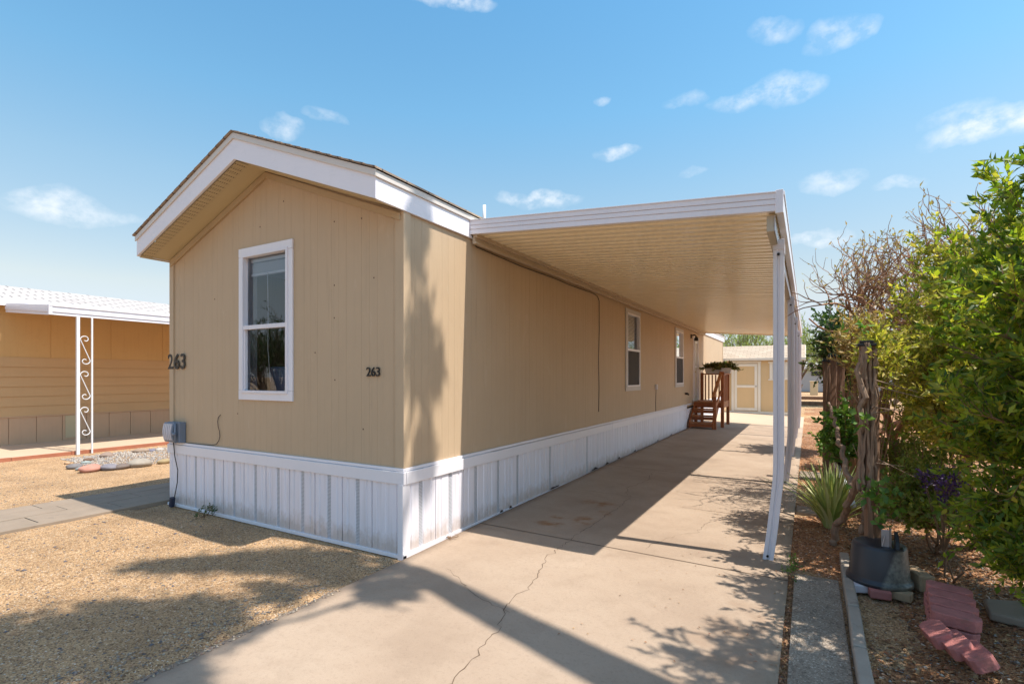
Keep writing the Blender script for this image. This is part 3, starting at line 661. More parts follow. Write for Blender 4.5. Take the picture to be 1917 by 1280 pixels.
# windows --------------------------------------------------
def window_front():
    x0, x1, z0, z1 = -5.535, -4.612, 1.345, 3.025
    y = HY0
    f = MB()
    tw = .085
    f.box(x0, y - .022, z0, x1, y - .001, z0 + .105); f.box(x0, y - .022, z1 - .095, x1, y - .001, z1)
    f.box(x0, y - .021, z0 + .107, x0 + tw, y - .001, z1 - .097); f.box(x1 - tw - .015, y - .021, z0 + .107, x1, y - .001, z1 - .097)
    win = f.build('window', white, home, bevel=.003)
    fr_ = MB(); a0, a1, b0, b1 = FW; zm = 2.12
    for (p0, p1, q0, q1) in ((a0 - .01, a0 + .028, b0, b1), (a1 - .028, a1 + .005, b0, b1), (a0 + .028, a1 - .028, b0, b0 + .03), (a0 + .028, a1 - .028, b1 - .03, b1)):
        fr_.box(p0, y - .034, q0, p1, y + .05, q1)
    fr_.box(a0 + .028, y - .03, zm, a1 - .028, y + .04, zm + .045)
    fr_.box(a0 + .03, y - .018, b0 + .03, a0 + .052, y + .02, zm); fr_.box(a1 - .052, y - .018, b0 + .03, a1 - .03, y + .02, zm)
    fr_.build('sash_frame', alum, win, bevel=.002)
    MB().add([(a0 + .028, y + .030, zm + .045), (a1 - .028, y + .030, zm + .045), (a1 - .028, y + .030, b1 - .03), (a0 + .028, y + .030, b1 - .03)], [(0, 1, 2, 3)]).add([(a0 + .052, y + .012, b0 + .03), (a1 - .052, y + .012, b0 + .03), (a1 - .052, y + .012, zm), (a0 + .052, y + .012, zm)], [(0, 1, 2, 3)]).build('glass', GLASS, win)
    jb = MB(); jb.box(a0 - .02, y + .05, b0 - .02, a0 + .0, y + .16, b1 + .02); jb.box(a1, y + .05, b0 - .02, a1 + .02, y + .16, b1 + .02); jb.box(a0, y + .05, b0 - .02, a1, y + .16, b0); jb.box(a0, y + .05, b1, a1, y + .16, b1 + .02)
    jb.build('inner_jamb', white, win)
    bl = MB(); bl.box(a0 + .02, y + .07, b1 - .07, a1 - .02, y + .115, b1 - .03)
    for k in range(12): bl.box(a0 + .03, y + .075, b1 - .19 + .009 * k, a1 - .03, y + .11, b1 - .184 + .009 * k)
    bl.box(a0 + .03, y + .07, b1 - .225, a1 - .03, y + .115, b1 - .195)
    bl.build('blind', blind_m, win, bevel=.001)
    MB().tube([(a0 + .33, y + .065, b1 - .2), (a0 + .34, y + .065, 2.3), (a0 + .335, y + .065, 1.9), (a0 + .38, y + .065, 1.55)], .004, 5).build('blind_cord', white, win)
    it = MB(); it.box(a0 - .6, y + 1.3, .76, a1 + .6, y + 1.32, 3.0); it.build('interior_wall', inside, win)
    it = MB(); it.box(a0 - .05, y + .35, 1.30, a1 - .3, y + .6, 1.72); it.box(a0 + .32, y + .5, 1.2, a0 + .60, y + .7, 1.62); it.box(a0 + .3, y + .6, 1.9, a1 + .1, y + .64, 2.62); it.build('interior_furniture', curtain, win, bevel=.02)
window_front()
def window_side(y0, y1, z0, z1, label, blind):
    x = HX1; f = MB(); t = .075
    f.box(x + .001, y0, z0, x + .022, y1, z0 + .085); f.box(x + .001, y0, z1 - .08, x + .022, y1, z1)
    f.box(x + .001, y0, z0 + .087, x + .021, y0 + t, z1 - .082); f.box(x + .001, y1 - t, z0 + .087, x + .021, y1, z1 - .082)
    win = f.build('window', bluetrim, home, bevel=.003); win['label'] = label
    a0, a1, b0, b1 = y0 + t, y1 - t, z0 + .085, z1 - .08; zm = (b0 + b1) / 2 - .02
    fr_ = MB()
    for (p0, p1, q0, q1) in ((a0, a0 + .03, b0, b1), (a1 - .03, a1, b0, b1), (a0 + .03, a1 - .03, b0, b0 + .03), (a0 + .03, a1 - .03, b1 - .03, b1), (a0 + .03, a1 - .03, zm, zm + .045)):
        fr_.box(x - .05, p0, q0, x + .03, p1, q1)
    fr_.build('sash_frame', alum, win, bevel=.002)
    MB().add([(x - .03, a0 + .03, zm + .045), (x - .03, a1 - .03, zm + .045), (x - .03, a1 - .03, b1 - .03), (x - .03, a0 + .03, b1 - .03)], [(0, 1, 2, 3)]).build('glass', GLASS, win)
    MB().box(x + .010, a0 + .03, b0 + .03, x + .013, a1 - .03, zm).build('insect_screen', screen_m, win)
    bl = MB(); k = 0; z = b1 - .04
    while z > (zm + .05 if blind else b1 - .2):
        bl.obox((x - .08, (a0 + a1) / 2, z), .028, a1 - a0 - .02, .003, (0, R(35), 0)); z -= .028
    bl.build('blind', blind_m, win)
    MB().box(x - 1.2, a0 - .5, .76, x - 1.18, a1 + .5, 3).build('interior_wall', inside, win)
window_side(9.855, 10.875, 1.315, 2.96, 'side window with half closed blinds, nearer the front corner', True)
window_side(14.19, 15.26, 1.315, 2.94, 'side window reflecting bright sky, beside the porch', False)
# door
dm = paint('door_paint', (.50, .44, .34), .5, .05, 3)
df = MB(); x = HX1
df.box(x - .03, DR[0], DR[2], x + .028, DR[0] + .07, DR[3]); df.box(x - .03, DR[1] - .07, DR[2], x + .028, DR[1], DR[3]); df.box(x - .03, DR[0] + .07, DR[3] - .07, x + .028, DR[1] - .07, DR[3])
door = MB().box(x - .05, DR[0] + .07, DR[2], x - .01, DR[1] - .07, DR[3] - .07).build('door', dm, home)
df.build('door_frame', white, door, bevel=.003)
MB().box(x + .028, DR[0] + .09, 1.0, x + .05, DR[0] + .13, 2.7).box(x + .028, DR[0] + .5, 1.0, x + .05, DR[0] + .53, 2.7).box(x + .028, DR[0] + .09, 2.66, x + .05, DR[0] + .53, 2.72).box(x + .028, DR[0] + .13, 1.9, x + .04, DR[0] + .5, 1.94).build('storm_door_rail', alum, door, bevel=.002)
MB().tube([(x + .01, DR[0] + .14, 1.75), (x + .07, DR[0] + .14, 1.75)], .028, 10).build('door_handle', brass, door, smooth=True)
# porch light
pl = MB(); pl.box(x + .001, 16.35, 2.78, x + .03, 16.43, 2.9); pl.tube([(x + .02, 16.39, 2.86), (x + .12, 16.39, 2.88), (x + .16, 16.39, 2.83)], .018, 8); pl.lathe((x + .16, 16.39, 2.70), [(.02, .13), (.065, .07), (.07, 0)], 14)
pl.build('porch_light', black, home)
# outlet + faucet + meter
MB().box(x + .001, 12.12, 1.30, x + .05, 12.21, 1.42).build('outlet_box', greylt, home, bevel=.004)
MB().tube([(x + .02, 12.16, 1.30), (x + .015, 12.14, 1.0), (x + .015, 12.15, .79)], .006, 6).build('outlet_cable', blackm, home)
MB().lathe((x + .05, 15.52, 1.08), [(.0, .0), (.05, .0), (.05, .05), (0, .06)], 10).tube([(x, 15.52, 1.10), (x + .12, 15.52, 1.08)], .02, 8).build('faucet', blackm, home)
# cable along the eave and down
cb = [(x + .035, 4.50, 3.25), (x + .038, 4.49, 3.10), (x + .02, 4.60, 3.00)] + [(x + .012, 4.6 + .5 * i, 2.985 + .006 * math.sin(i * 2.1)) for i in range(1, 8)] + [(x + .012, 8.3, 2.97), (x + .012, 8.38, 2.9), (x + .010, 8.39, 2.4), (x + .012, 8.35, 1.9), (x + .010, 8.38, 1.4), (x + .010, 8.36, 1.0)]
MB().tube(cb, .005, 6).build('eave_cable', blackm, home)
MB().tube([(-5.90, HY0 - .01, 1.16), (-5.94, HY0 - .012, 1.13), (-5.955, HY0 - .012, 1.08), (-5.945, HY0 - .012, 1.02), (-5.92, HY0 - .012, .97), (-5.91, HY0 - .012, .91), (-5.93, HY0 - .012, .86), (-5.98, HY0 - .012, .815), (-6.05, HY0 - .015, .797), (-6.3, HY0 - .02, .793), (-6.6, HY0 - .02, .792)], .0035, 5).build('loose_wire', blackm, home)
# grey box
gb = MB(); gb.box(-6.92, 3.388, .79, -6.64, 3.465, 1.04).build('utility_box', greybox, home, bevel=.006)
ub = home.children[-1]
cv = MB()
n = 8; f_ = lambda t: 3.372 - .022 * math.sin(math.pi * t)
prof_ = [(f_(i / n), .795 + .24 * i / n) for i in range(n + 1)] + [(3.386, 1.035), (3.386, .795)]
cv.prism(prof_, 'x', -6.95, -6.73).build('box_cover', greybox, ub, bevel=.003)
for k in range(5):
    lv = MB(); lx_ = -6.935 + .040 * k
    lv.prism([(f_(.1 + .8 * t / 8) - .010, .82 + .2 * t / 8) for t in range(9)] + [(f_(.1 + .8 * t / 8) + .002, .82 + .2 * t / 8) for t in range(8, -1, -1)], 'x', lx_, lx_ + .020)
    lv.build('louver', greylt, ub)
MB().tube([(-6.69, 3.365, .79), (-6.69, 3.365, 1.03)], .014, 8).tube([(-6.71, 3.35, .90), (-6.66, 3.35, .90)], .02, 8).build('conduit', greybox, ub, smooth=True)
MB().tube([(-6.84, 3.42, .79), (-6.80, 3.415, .62), (-6.72, 3.41, .45), (-6.73, 3.41, .3), (-6.78, 3.40, .1)], .006, 6).build('box_cable', blackm, ub)
MB().obox((-6.80, 3.385, .055), .055, .045, .12, (0, R(12), 0)).build('cable_end', paint('navy_plastic', (.02, .025, .05), .5), ub, bevel=.006)
# numbers
def digits(txt, x, z, size, dx, yoff, off, ext, shear=0):
    for i, ch in enumerate(txt):
        cu = bpy.data.curves.new('digit', 'FONT'); cu.body = ch; cu.size = size; cu.extrude = ext; cu.offset = off; cu.shear = shear
        ob = bpy.data.objects.new('digit', cu); C.objects.link(ob)
        dg = bpy.context.evaluated_depsgraph_get(); me = bpy.data.meshes.new_from_object(ob.evaluated_get(dg))
        bpy.data.objects.remove(ob)
        me.transform(Matrix.Translation(Vector((x + dx * i, HY0 - yoff, z)) - WL[home]) @ Matrix.Rotation(R(90), 4, 'X'))
        me.materials.clear(); me.materials.append(black)
        o = bpy.data.objects.new('house_number', me); C.objects.link(o); o.parent = home; WL[o] = WL[home]
digits('263', -3.565, 1.605, .12, .060, .012, .0008, .004)
digits('263', -7.04, 1.70, .265, .142, .016, .003, .004, 0)
# torn skirting bits at base
rot_m = paint('rot_brown', (.05, .025, .015), .9, .3, 20)
for (yy, zz, w_) in ((5.05, .05, .08), (5.27, .06, .07), (6.38, .06, .30), (7.95, .07, .3), (8.6, .08, .2), (9.3, .1, .12), (10.3, .1, .15), (12.2, .1, .08), (13.5, .1, .2)):
    nn = max(4, int(w_ / .025)); top_ = []; bot_ = []
    for k in range(nn + 1):
        a = yy + w_ * k / nn; zb = float(zdrive(-3.1, a)) + .004; e = math.sin(math.pi * k / nn)
        bot_.append((x + .0415, a, zb)); top_.append((x + .0415, a, zb + .004 + e * (.008 + rng.random() * .035)))
    MB().add(bot_ + top_, [(k, k + 1, nn + 2 + k, nn + 1 + k) for k in range(nn)]).build('torn_skirting_edge', rot_m, home)

# ------------------------------------------------------------------ carport
cp = thing('carport', 'white aluminium carport awning with ribbed underside over the driveway', 'carport', (-1.65, 11.5, 0))
CY0, CY1, CX0, CX1 = 4.48, 18.6, -3.085, -.215
zc = lambda x_: 3.105 + (x_ - CX0) * (2.885 - 3.105) / (CX1 - CX0)
pr_ = []; yv = CY0 + .04; per = .305
while yv < CY1 - .05:
    for (t, o) in ((0, 0), (.085, 0), (.093, .03), (.137, .03), (.145, 0), (.225, 0), (.237, .055), (.293, .055)):
        if yv + t < CY1 - .02: pr_.append((yv + t, o))
    yv += per
pn = MB()
for (a, oa), (b, ob) in zip(pr_[:-1], pr_[1:]):
    pn.add([(CX0, a, zc(CX0) + oa + .012), (CX1, a, zc(CX1) + oa + .012), (CX1, b, zc(CX1) + ob + .012), (CX0, b, zc(CX0) + ob + .012)], [(0, 1, 2, 3)])
pn.add([(CX0, CY0 + .02, zc(CX0) + .085), (CX1, CY0 + .02, zc(CX1) + .085), (CX1, CY1, zc(CX1) + .085), (CX0, CY1, zc(CX0) + .085)], [(0, 1, 2, 3)])
pn.build('roof_pan', pan_m, cp)
ff = MB()
def ffront(y0, y1, s):
    for (za, zb, o) in ((0, .045, .0), (.045, .052, -.006), (.052, .088, .003), (.088, .095, -.004), (.095, .14, .006), (.14, .15, .014)):
        ff.prism([(CX0 - .03, zc(CX0) + za), (CX1, zc(CX1) + za), (CX1, zc(CX1) + zb), (CX0 - .03, zc(CX0) + zb)], 'y', y0 - o * s, y1)
ffront(CY0 - .012, CY0 + .03, 1)
ff.build('fascia', alum, cp, bevel=.0015)
fb = MB(); fb.prism([(CX0 - .02, zc(CX0) - .01), (CX1, zc(CX1) - .01), (CX1, zc(CX1) + .13), (CX0 - .02, zc(CX0) + .13)], 'y', CY1 - .02, CY1 + .02); fb.build('rear_fascia', pan_m, cp)
gt = MB(); gt.box(CX1 - .005, CY0 - .02, 2.865, CX1 + .05, CY0 + .0, 3.045)
gt.box(CX1 + .002, CY0, 2.865, CX1 + .052, CY1 + .02, 3.0); gt.box(CX1 + .045, CY0, 3.003, CX1 + .060, CY1 + .02, 3.035)
gt.build('gutter', alum, cp, bevel=.003)
hg = MB(); hg.box(HX1 + .030, CY0 + .03, 3.01, HX1 + .075, CY1, 3.035); hg.box(HX1 + .030, CY0 + .03, 3.036, HX1 + .060, CY1, 3.075); hg.box(HX1 + .030, CY0 + .03, 3.076, HX1 + .085, CY1, 3.112)
hg.build('wall_hanger', paint('hanger_tan', (.50, .40, .29), .5, .1, 3, .1), cp, bevel=.002)
bmm = MB(); bmm.box(-.285, CY0 + .05, 2.745, -.232, CY1 - .1, 2.872); bmm.build('beam', beamtan, cp, bevel=.003)
bmf = MB(); bmf.box(-.229, CY0 + .05, 2.75, -.224, CY1 - .1, 2.87); bmf.build('beam_side', alum, cp)
def post(Y, bent, label):
    w = .042; prof = [(-w, -w), (-.012, -w), (-.008, -w + .012), (.008, -w + .012), (.012, -w), (w, -w), (w, -.012), (w - .010, -.006), (w - .010, .006), (w, .012), (w, w), (-w, w), (-w, .012), (-w + .01, .006), (-w + .01, -.006), (-w, -.012)]
    cx_ = -.222; n = len(prof)
    path = [(.9 * k / 12, -.082 * bent * ((1 - k / 12) ** 1.5) + .004 * bent * math.exp(-((k - 9.5) / 1.5) ** 2), -.02 * bent * (1 - k / 12) ** 2) for k in range(13)] + [(2.735, 0, 0)]
    mb = MB(); vs = []; fs = []
    for (z, ox, oy) in path: vs += [(cx_ + ox + a, Y + oy + b, z) for a, b in prof]
    for i in range(len(path) - 1):
        for k in range(n): fs.append((i * n + k, i * n + (k + 1) % n, (i + 1) * n + (k + 1) % n, (i + 1) * n + k))
    fs += [tuple(range(n))[::-1], tuple((len(path) - 1) * n + k for k in range(n))]
    mb.add(vs, fs); po_ = mb.build('post', postm, cp); po_['label'] = label
    br = MB(); br.box(cx_ - .045, Y - .05, 2.70, cx_ + .045, Y - .044, 2.79); br.box(cx_ + .043, Y - .05, 2.66, cx_ + .048, Y + .045, 2.745)
    br.build('post_bracket', greylt, po_, bevel=.002)
    MB().tube([(cx_ - .085 * bent, Y - .062, .035), (cx_ - .085 * bent, Y - .05, .035)], .011, 8).build('bolt', blackm, po_)
    MB().tube([(cx_, Y - .06, 2.66), (cx_, Y - .04, 2.66)], .012, 8).build('bolt', blackm, po_)
post(5.05, 1, 'carport post bent inward near its foot, nearest the camera')
for i, (yy, bn) in enumerate(((8.69, .9), (11.8, .9), (15.3, .8), (18.3, .5))): post(yy, bn, ['second', 'third', 'fourth', 'farthest'][i] + ' carport post from the front')

# ------------------------------------------------------------------ porch steps
zb = float(zdrive(-3, 16.5))
ps = thing('porch_steps', 'reddish brown wooden porch landing with open steps and railings', 'steps', (-2.7, 17, zb))
sx0, sx1 = -3.05, -2.36; z0 = zb + .0
for (a, b) in ((sx0, sx0 + .045), (sx1 - .045, sx1)):
    MB().prism([(15.68, z0), (15.88, z0), (16.72, .62), (16.72, .80), (16.64, .84), (15.66, z0 + .16)], 'x', a, b).build('stringer', redwood, ps, bevel=.004)
for k in range(4):
    zt = z0 + .175 + k * .185; yt = 15.66 + k * .27
    if k < 3: 
        tr_ = MB(); tr_.box(sx0 + .047, yt, zt - .035, sx1 - .047, yt + .13, zt); tr_.box(sx0 + .047, yt + .14, zt - .035, sx1 - .047, yt + .27, zt); tr_.build('tread', redtread, ps, bevel=.005)
    MB().box(sx0 + .047, yt + .012, zt - .13, sx1 - .047, yt + .035, zt - .04).build('riser', redwood, ps, bevel=.003)
ld = MB()
for k in range(9): ld.box(sx0, 16.48 + .15 * k, .81, sx1 + .16, 16.48 + .15 * k + .142, .845)
ld.build('landing', redtread, ps, bevel=.004)
lf = MB(); lf.box(sx0, 16.50, .66, sx1 + .16, 16.54, .808); lf.box(sx0, 17.75, .66, sx1 + .16, 17.79, .808); lf.box(sx1 + .12, 16.54, .66, sx1 + .158, 17.75, .808); lf.build('landing_frame', redwood, ps, bevel=.003)
for (px0, py0, h_) in ((sx0 + .03, 17.74, 1.73), (sx1 + .13, 17.74, 1.73), (sx1 + .13, 16.52, 1.75), (sx1 + .02, 15.78, 1.12), (sx0 + .05, 16.55, .80)):
    MB().box(px0 - .045, py0 - .045, float(zdrive(px0, py0)), px0 + .045, py0 + .045, h_).build('newel_post', redwood, ps, bevel=.005)
for k in range(6): MB().box(sx0 + .12 + .105 * k, 17.70, .85, sx0 + .158 + .105 * k, 17.735, 1.66).build('baluster', redwood, ps, bevel=.003)
for k in range(9): MB().box(sx1 + .11, 16.62 + .12 * k, .70, sx1 + .145, 16.66 + .12 * k, 1.66).build('baluster', redwood, ps, bevel=.003)
MB().box(sx0 - .0, 17.66, 1.665, sx1 + .2, 17.80, 1.705).build('top_rail', redwood, ps, bevel=.004)
MB().box(sx1 + .06, 16.46, 1.667, sx1 + .2, 17.655, 1.706).build('top_rail', redwood, ps, bevel=.004)
MB().beam((sx1 + .02, 15.55, 1.03), (sx1 + .09, 16.55, 1.74), .09, .04).build('handrail', redtread, ps, bevel=.004)
MB().beam((sx1 + .02, 15.72, .62), (sx1 + .09, 16.5, 1.15), .035, .09).build('side_rail', redwood, ps, bevel=.004)
MB().beam((sx1 + .04, 15.95, z0), (sx1 + .04, 15.95, 1.22), .035, .09).beam((sx1 + .05, 16.2, z0), (sx1 + .05, 16.2, 1.4), .035, .09).build('rail_picket', redwood, ps, bevel=.003)
def planter(x0, x1, y, lab, n, hang):
    t = thing('planter', lab, 'planter', ((x0 + x1) / 2, y, 1.707), 'planters on the porch rail')
    c = [(x0 + .04, y - .065), (x1 - .04, y - .065), (x1 - .04, y + .065), (x0 + .04, y + .065)]; d = [(x0, y - .09), (x1, y - .09), (x1, y + .09), (x0, y + .09)]
    MB().add([(a, b, 1.707) for a, b in c] + [(a, b, 1.88) for a, b in d], [(0, 3, 2, 1), (0, 1, 5, 4), (1, 2, 6, 5), (2, 3, 7, 6), (3, 0, 4, 7), (4, 5, 6, 7)]).build('pot', potw, t, bevel=.006)
    P_ = []; D_ = []; mb = MB()
    for k in range(n):
        bx = x0 + (x1 - x0) * rng.random(); by = y + rng.normal() * .04
        dr = np.array([rng.normal() * .8, rng.normal() * .6, .8 + rng.random()]); ln = .10 + rng.random() * .18
        if rng.random() < hang: dr = np.array([(1 if bx > (x0 + x1) / 2 else -1) * (1 + rng.random()), rng.normal() * .5, .2]); ln = .2 + rng.random() * .16
        p0 = np.array([bx, by, 1.87]); dr /= np.linalg.norm(dr)
        pts = [p0 + dr * ln * s - np.array([0, 0, 1.0]) * (hang * .5 * (s * ln * 2.2) ** 2 * 1.2) for s in (0, .35, .7, 1)]
        mb.tube(pts, .004, 3, caps=False)
        for j in range(12):
            s = rng.random(); q = pts[0] * (1 - s) + pts[3] * s if s < .2 else pts[min(3, int(s * 3) + 1)] * (s * 3 % 1) + pts[int(s * 3)] * (1 - s * 3 % 1)
            P_.append(q); D_.append(rng.normal(size=3) + dr)
    mb.build('stem', twigm, t); V, F = leaf_arrays(np.array(P_), np.array(D_), .075, .045); np_mesh('foliage', V, F, L_trail, t)
planter(-2.93, -2.38, 17.72, 'long white trough planter with trailing greenery at the left of the rail', 80, .25)
planter(-2.36, -2.06, 17.30, 'smaller white planter with trailing vine at the corner of the rail', 70, .35)

# ------------------------------------------------------------------ shed
sz = .06; SY = 23.55
shd = thing('storage_shed', 'tan storage shed with white framed door and brown shingle roof', 'shed', (-1.6, 24.5, sz))
shw = MB(); wall_y(shw, SY, -3.0, -.30, sz, lambda a: 2.30, [-3.0 + .2 * i for i in range(1, 14)])
wall_x(shw, -.30, SY, SY + 2.4, sz, 2.30, [SY + .2 * i for i in range(1, 12)]); wall_x(shw, -3.0, SY, SY + 2.4, sz, 2.30, [], sgn=-1)
shw.box(-3.0, SY + 2.38, sz, -.3, SY + 2.4, 2.3)
shw.prism([(SY, 2.30), (SY + 2.4, 2.30), (SY + 1.2, 2.85)], 'x', -.315, -.301); shw.prism([(SY, 2.30), (SY + 2.4, 2.30), (SY + 1.2, 2.85)], 'x', -2.999, -2.985)
shw.build('wall', shedm, shd)
shr = MB(); shr.prism([(SY - .16, 2.33), (SY + 1.2, 2.90), (SY + 2.56, 2.33), (SY + 2.56, 2.37), (SY + 1.2, 2.95), (SY - .16, 2.37)], 'x', -3.35, -.10); shr.build('roof', sh_shed, shd)
MB().box(-3.35, SY - .185, 2.27, -.10, SY - .163, 2.375).prism([(SY - .18, 2.25), (SY + 1.2, 2.82), (SY + 1.2, 2.93), (SY - .18, 2.36)], 'x', -.098, -.08).build('eave_trim', shedw, shd, bevel=.003)
MB().box(-.42, SY - .02, sz, -.285, SY - .002, 2.27).box(-.298, SY - .02, sz, -.28, SY + .1, 2.27).build('corner_trim', shedw, shd, bevel=.003)
MB().box(-3.02, SY - .03, sz - .02, -.285, SY - .022, sz + .10).build('base_trim', shedw, shd, bevel=.003)
sd_ = MB(); sd_.box(-2.72, SY - .03, .18, -1.80, SY - .004, 2.15); sdo = sd_.build('door', shedm, shd)
dt = MB(); dt.box(-2.84, SY - .045, 2.17, -1.68, SY - .005, 2.25)
dt.box(-1.80, SY - .04, .14, -1.70, SY - .005, 2.168); dt.box(-2.82, SY - .04, .14, -2.72, SY - .005, 2.168)
dt.build('door_frame', shedw, sdo, bevel=.003)
dt = MB()
for (a, b, c_, d_) in ((-2.70, -1.82, 2.03, 2.14), (-2.70, -1.82, .19, .30), (-1.93, -1.82, .302, 2.028), (-2.70, -2.6, .302, 2.028), (-2.598, -1.932, 1.14, 1.25)): dt.box(a, SY - .052, c_, b, SY - .032, d_)
dt.build('door_rail', shedw, sdo, bevel=.003)
MB().tube([(-1.87, SY - .05, 1.2), (-1.87, SY - .1, 1.2)], .03, 8).build('door_handle', galv, sdo)
MB().box(-1.37, SY - .03, 1.47, -1.25, SY - .003, 2.20).box(-1.42, SY - .035, 2.16, -1.20, SY - .004, 2.215).box(-1.42, SY - .035, 1.45, -1.20, SY - .004, 1.50).build('shutter', shedw, shd, bevel=.003)
MB().box(-1.24, SY - .02, 1.50, -.85, SY - .003, 2.15).build('window', inside, shd)
MB().box(-.82, SY - .03, 1.47, -.70, SY - .003, 2.20).build('shutter', shedw, shd, bevel=.003)

# ------------------------------------------------------------------ neighbour home (left)
NX = -15.62
nh = thing('neighbor_home', 'ochre mobile home with white shingle roof across the side yard', 'mobile home', (-17.6, 6, 0))
NY0, NY1 = .5, 22
nw = MB(); wall_x(nw, NX, NY0, NY1, 2.04, 3.32, [NY0 + 1.22 * i - .3 for i in range(1, 23)] , d=.006, w=.02)
wall_x(nw, NX - .001, NY0, NY1, 2.04, 2.05, [])
nw.box(-19.6, NY0, .1, NX - .02, NY0 + .02, 3.3); nw.box(-19.6, NY1 - .02, .1, NX - .02, NY1, 3.3); nw.box(-19.62, NY0, .1, -19.6, NY1, 3.3)
nw.build('wall', neigh_m, nh)
nl = MB()
for k in range(6):
    za = .70 + k * .2245; nl.prism([(NX - .02, za), (NX + .028, za), (NX + .010, za + .222), (NX - .02, za + .222)], 'y', NY0, NY1)
nl.build('lap_siding', neighlap, nh)
ns = MB(); y = NY0; i = 0
while y < NY1:
    ns.box(NX - .012, y + .005, .05, NX + .006, y + .475, .695, 0); y += .48
ns.box(NX - .03, NY0, .05, NX - .014, NY1, .70)
ns.box(NX + .007, 5.36, .12, NX + .012, 5.60, .66, 1)
ns.box(NX + .0, NY0, .672, NX + .03, NY1, .698)
ns.build('skirting', [neighskirt, PERFT], nh, bevel=.003)
nr = MB(); nr.prism([(NX + .28, 3.28), (-17.6, 3.84), (-20, 3.28), (-20, 3.33), (-17.6, 3.90), (NX + .28, 3.33)], 'y', NY0 - .3, NY1 + .3); nr.build('roof', sh_neigh, nh)
MB().box(NX + .285, NY0 - .3, 3.17, NX + .31, NY1 + .3, 3.335).build('fascia', white, nh)
# patio awning
aw = thing('patio_awning', 'white metal patio awning with ridged edge on scrolled posts', 'awning', (-14.3, 10, 0))
az = lambda x_: 2.99 + (-13.0 - x_) * .085
ab = MB(); ab.prism([(-13.02, az(-13.02)), (NX + .33, az(NX + .33)), (NX + .33, az(NX + .33) + .03), (-13.02, az(-13.02) + .03)], 'y', 4.25, 21); ab.build('roof_pan', alum, aw)
af = MB()
for (za, zb_, o) in ((2.83, 2.885, 0), (2.888, 2.94, .014), (2.943, 3.0, .004), (3.0, 3.03, .02)): af.box(-13.02, 4.2, za, -12.985 + o, 21, zb_)
af.box(-13.03, 4.19, 2.83, -12.97, 4.25, 3.035)
af.build('ridged_fascia', alum, aw, bevel=.003)
ar = MB()
for (za, zb_, o) in ((-.165, -.11, 0), (-.107, -.05, .012), (-.047, .04, .004)): ar.prism([(-13.031, az(-13) + za), (NX + .33, az(NX + .33) + za), (NX + .33, az(NX + .33) + zb_), (-13.031, az(-13) + zb_)], 'y', 4.2 - o, 4.24)
ar.build('sloped_fascia', alum, aw, bevel=.003)
def scrollpost(Y, label):
    for (yy, w_) in ((Y, .055), (Y + .24, .03)):
        MB().box(-12.98 - w_ / 2, yy - w_ / 2, 0, -12.98 + w_ / 2, yy + w_ / 2, 2.84).build('post', ironw, aw, bevel=.004)
    sc2 = MB()
    for zc_ in (2.15, 1.42, .68):
        def spiral(cy, cz, r0, a0, turn, n=22): return [(-12.98, cy + (r0 * (1 - .75 * k / n)) * math.cos(a0 + turn * k / n), cz + (r0 * (1 - .75 * k / n)) * math.sin(a0 + turn * k / n)) for k in range(n + 1)]
        a = spiral(Y + .125, zc_ + .22, .085, math.pi, -1.75 * math.pi); b = spiral(Y + .125, zc_ - .22, .085, 0, -1.75 * math.pi)
        sc2.tube(a, .009, 6); sc2.tube(b, .009, 6); sc2.tube([a[0], (-12.98, Y + .125, zc_), b[0]], .009, 6)
    sc2.build('scroll_panel', ironw, aw)
scrollpost(4.66, None); scrollpost(9.6, None); scrollpost(-8, None) if False else None
# slab + edging boards
sl = MB().box(NX - .3, -4, -.05, -13.09, 22, .062).build('patio_slab', slabm, bevel=.004); tag(sl, 'neighbour patio slab', None, None, 'structure')
for i, (a, b) in enumerate(((-3.0, 3.66), (3.665, 4.58), (4.585, 6.38), (6.385, 9.5), (9.505, 13))):
    e_ = MB().box(-13.085, a, -.02, -13.045, b, .075 - .004 * (i % 2)).build('edging_board', edgewood, bevel=.004)
    tag(e_, ['reddish edging board at the left end of the neighbour slab', 'short reddish edging board behind the pair of scrolled posts', 'reddish edging board just right of the scrolled posts', 'reddish edging board next to the tan home corner', 'reddish edging board hidden farthest along the slab'][i], 'edging board', 'boards edging the neighbour slab')

# rocks
rk = [(-11.77, 4.07, .11, (.42, .27, .16), 'small tan stone at the far left end of the rock ring'), (-11.11, 3.94, .2, (.17, .155, .15), 'dark grey oval stone left of the pink one'), (-10.86, 3.93, .12, (.23, .24, .23), 'small grey green stone touching the pink one'),
      (-10.56, 3.96, .28, (.44, .215, .16), 'pinkish red flat stone in the rock ring'), (-10.42, 4.185, .24, (.19, .175, .19), 'purplish grey oval stone right of the pink one'), (-10.34, 4.344, .22, (.16, .125, .105), 'dark brown rounded stone in the middle front of the ring'),
      (-10.31, 4.593, .33, (.30, .26, .21), 'long pale grey stone at the right front of the ring'), (-11.80, 4.40, .15, (.15, .09, .06), 'small dark brown stone behind the others'), (-12.07, 4.80, .24, (.26, .19, .15), 'brown rounded stone nearest the scrolled posts'),
      (-12.15, 5.43, .24, (.30, .22, .16), 'flat brownish stone at the back of the gravel patch'), (-12.17, 5.64, .15, (.17, .16, .2), 'small dark bluish stone at the back right'), (-12.14, 5.80, .15, (.38, .35, .31), 'pale white stone at the back right corner'),
      (-10.31, 5.0, .2, (.32, .24, .13), 'tan stone half hidden by the home corner'), (-11.5, 4.25, .13, (.28, .32, .30), 'small greenish stone inside the left of the ring')]
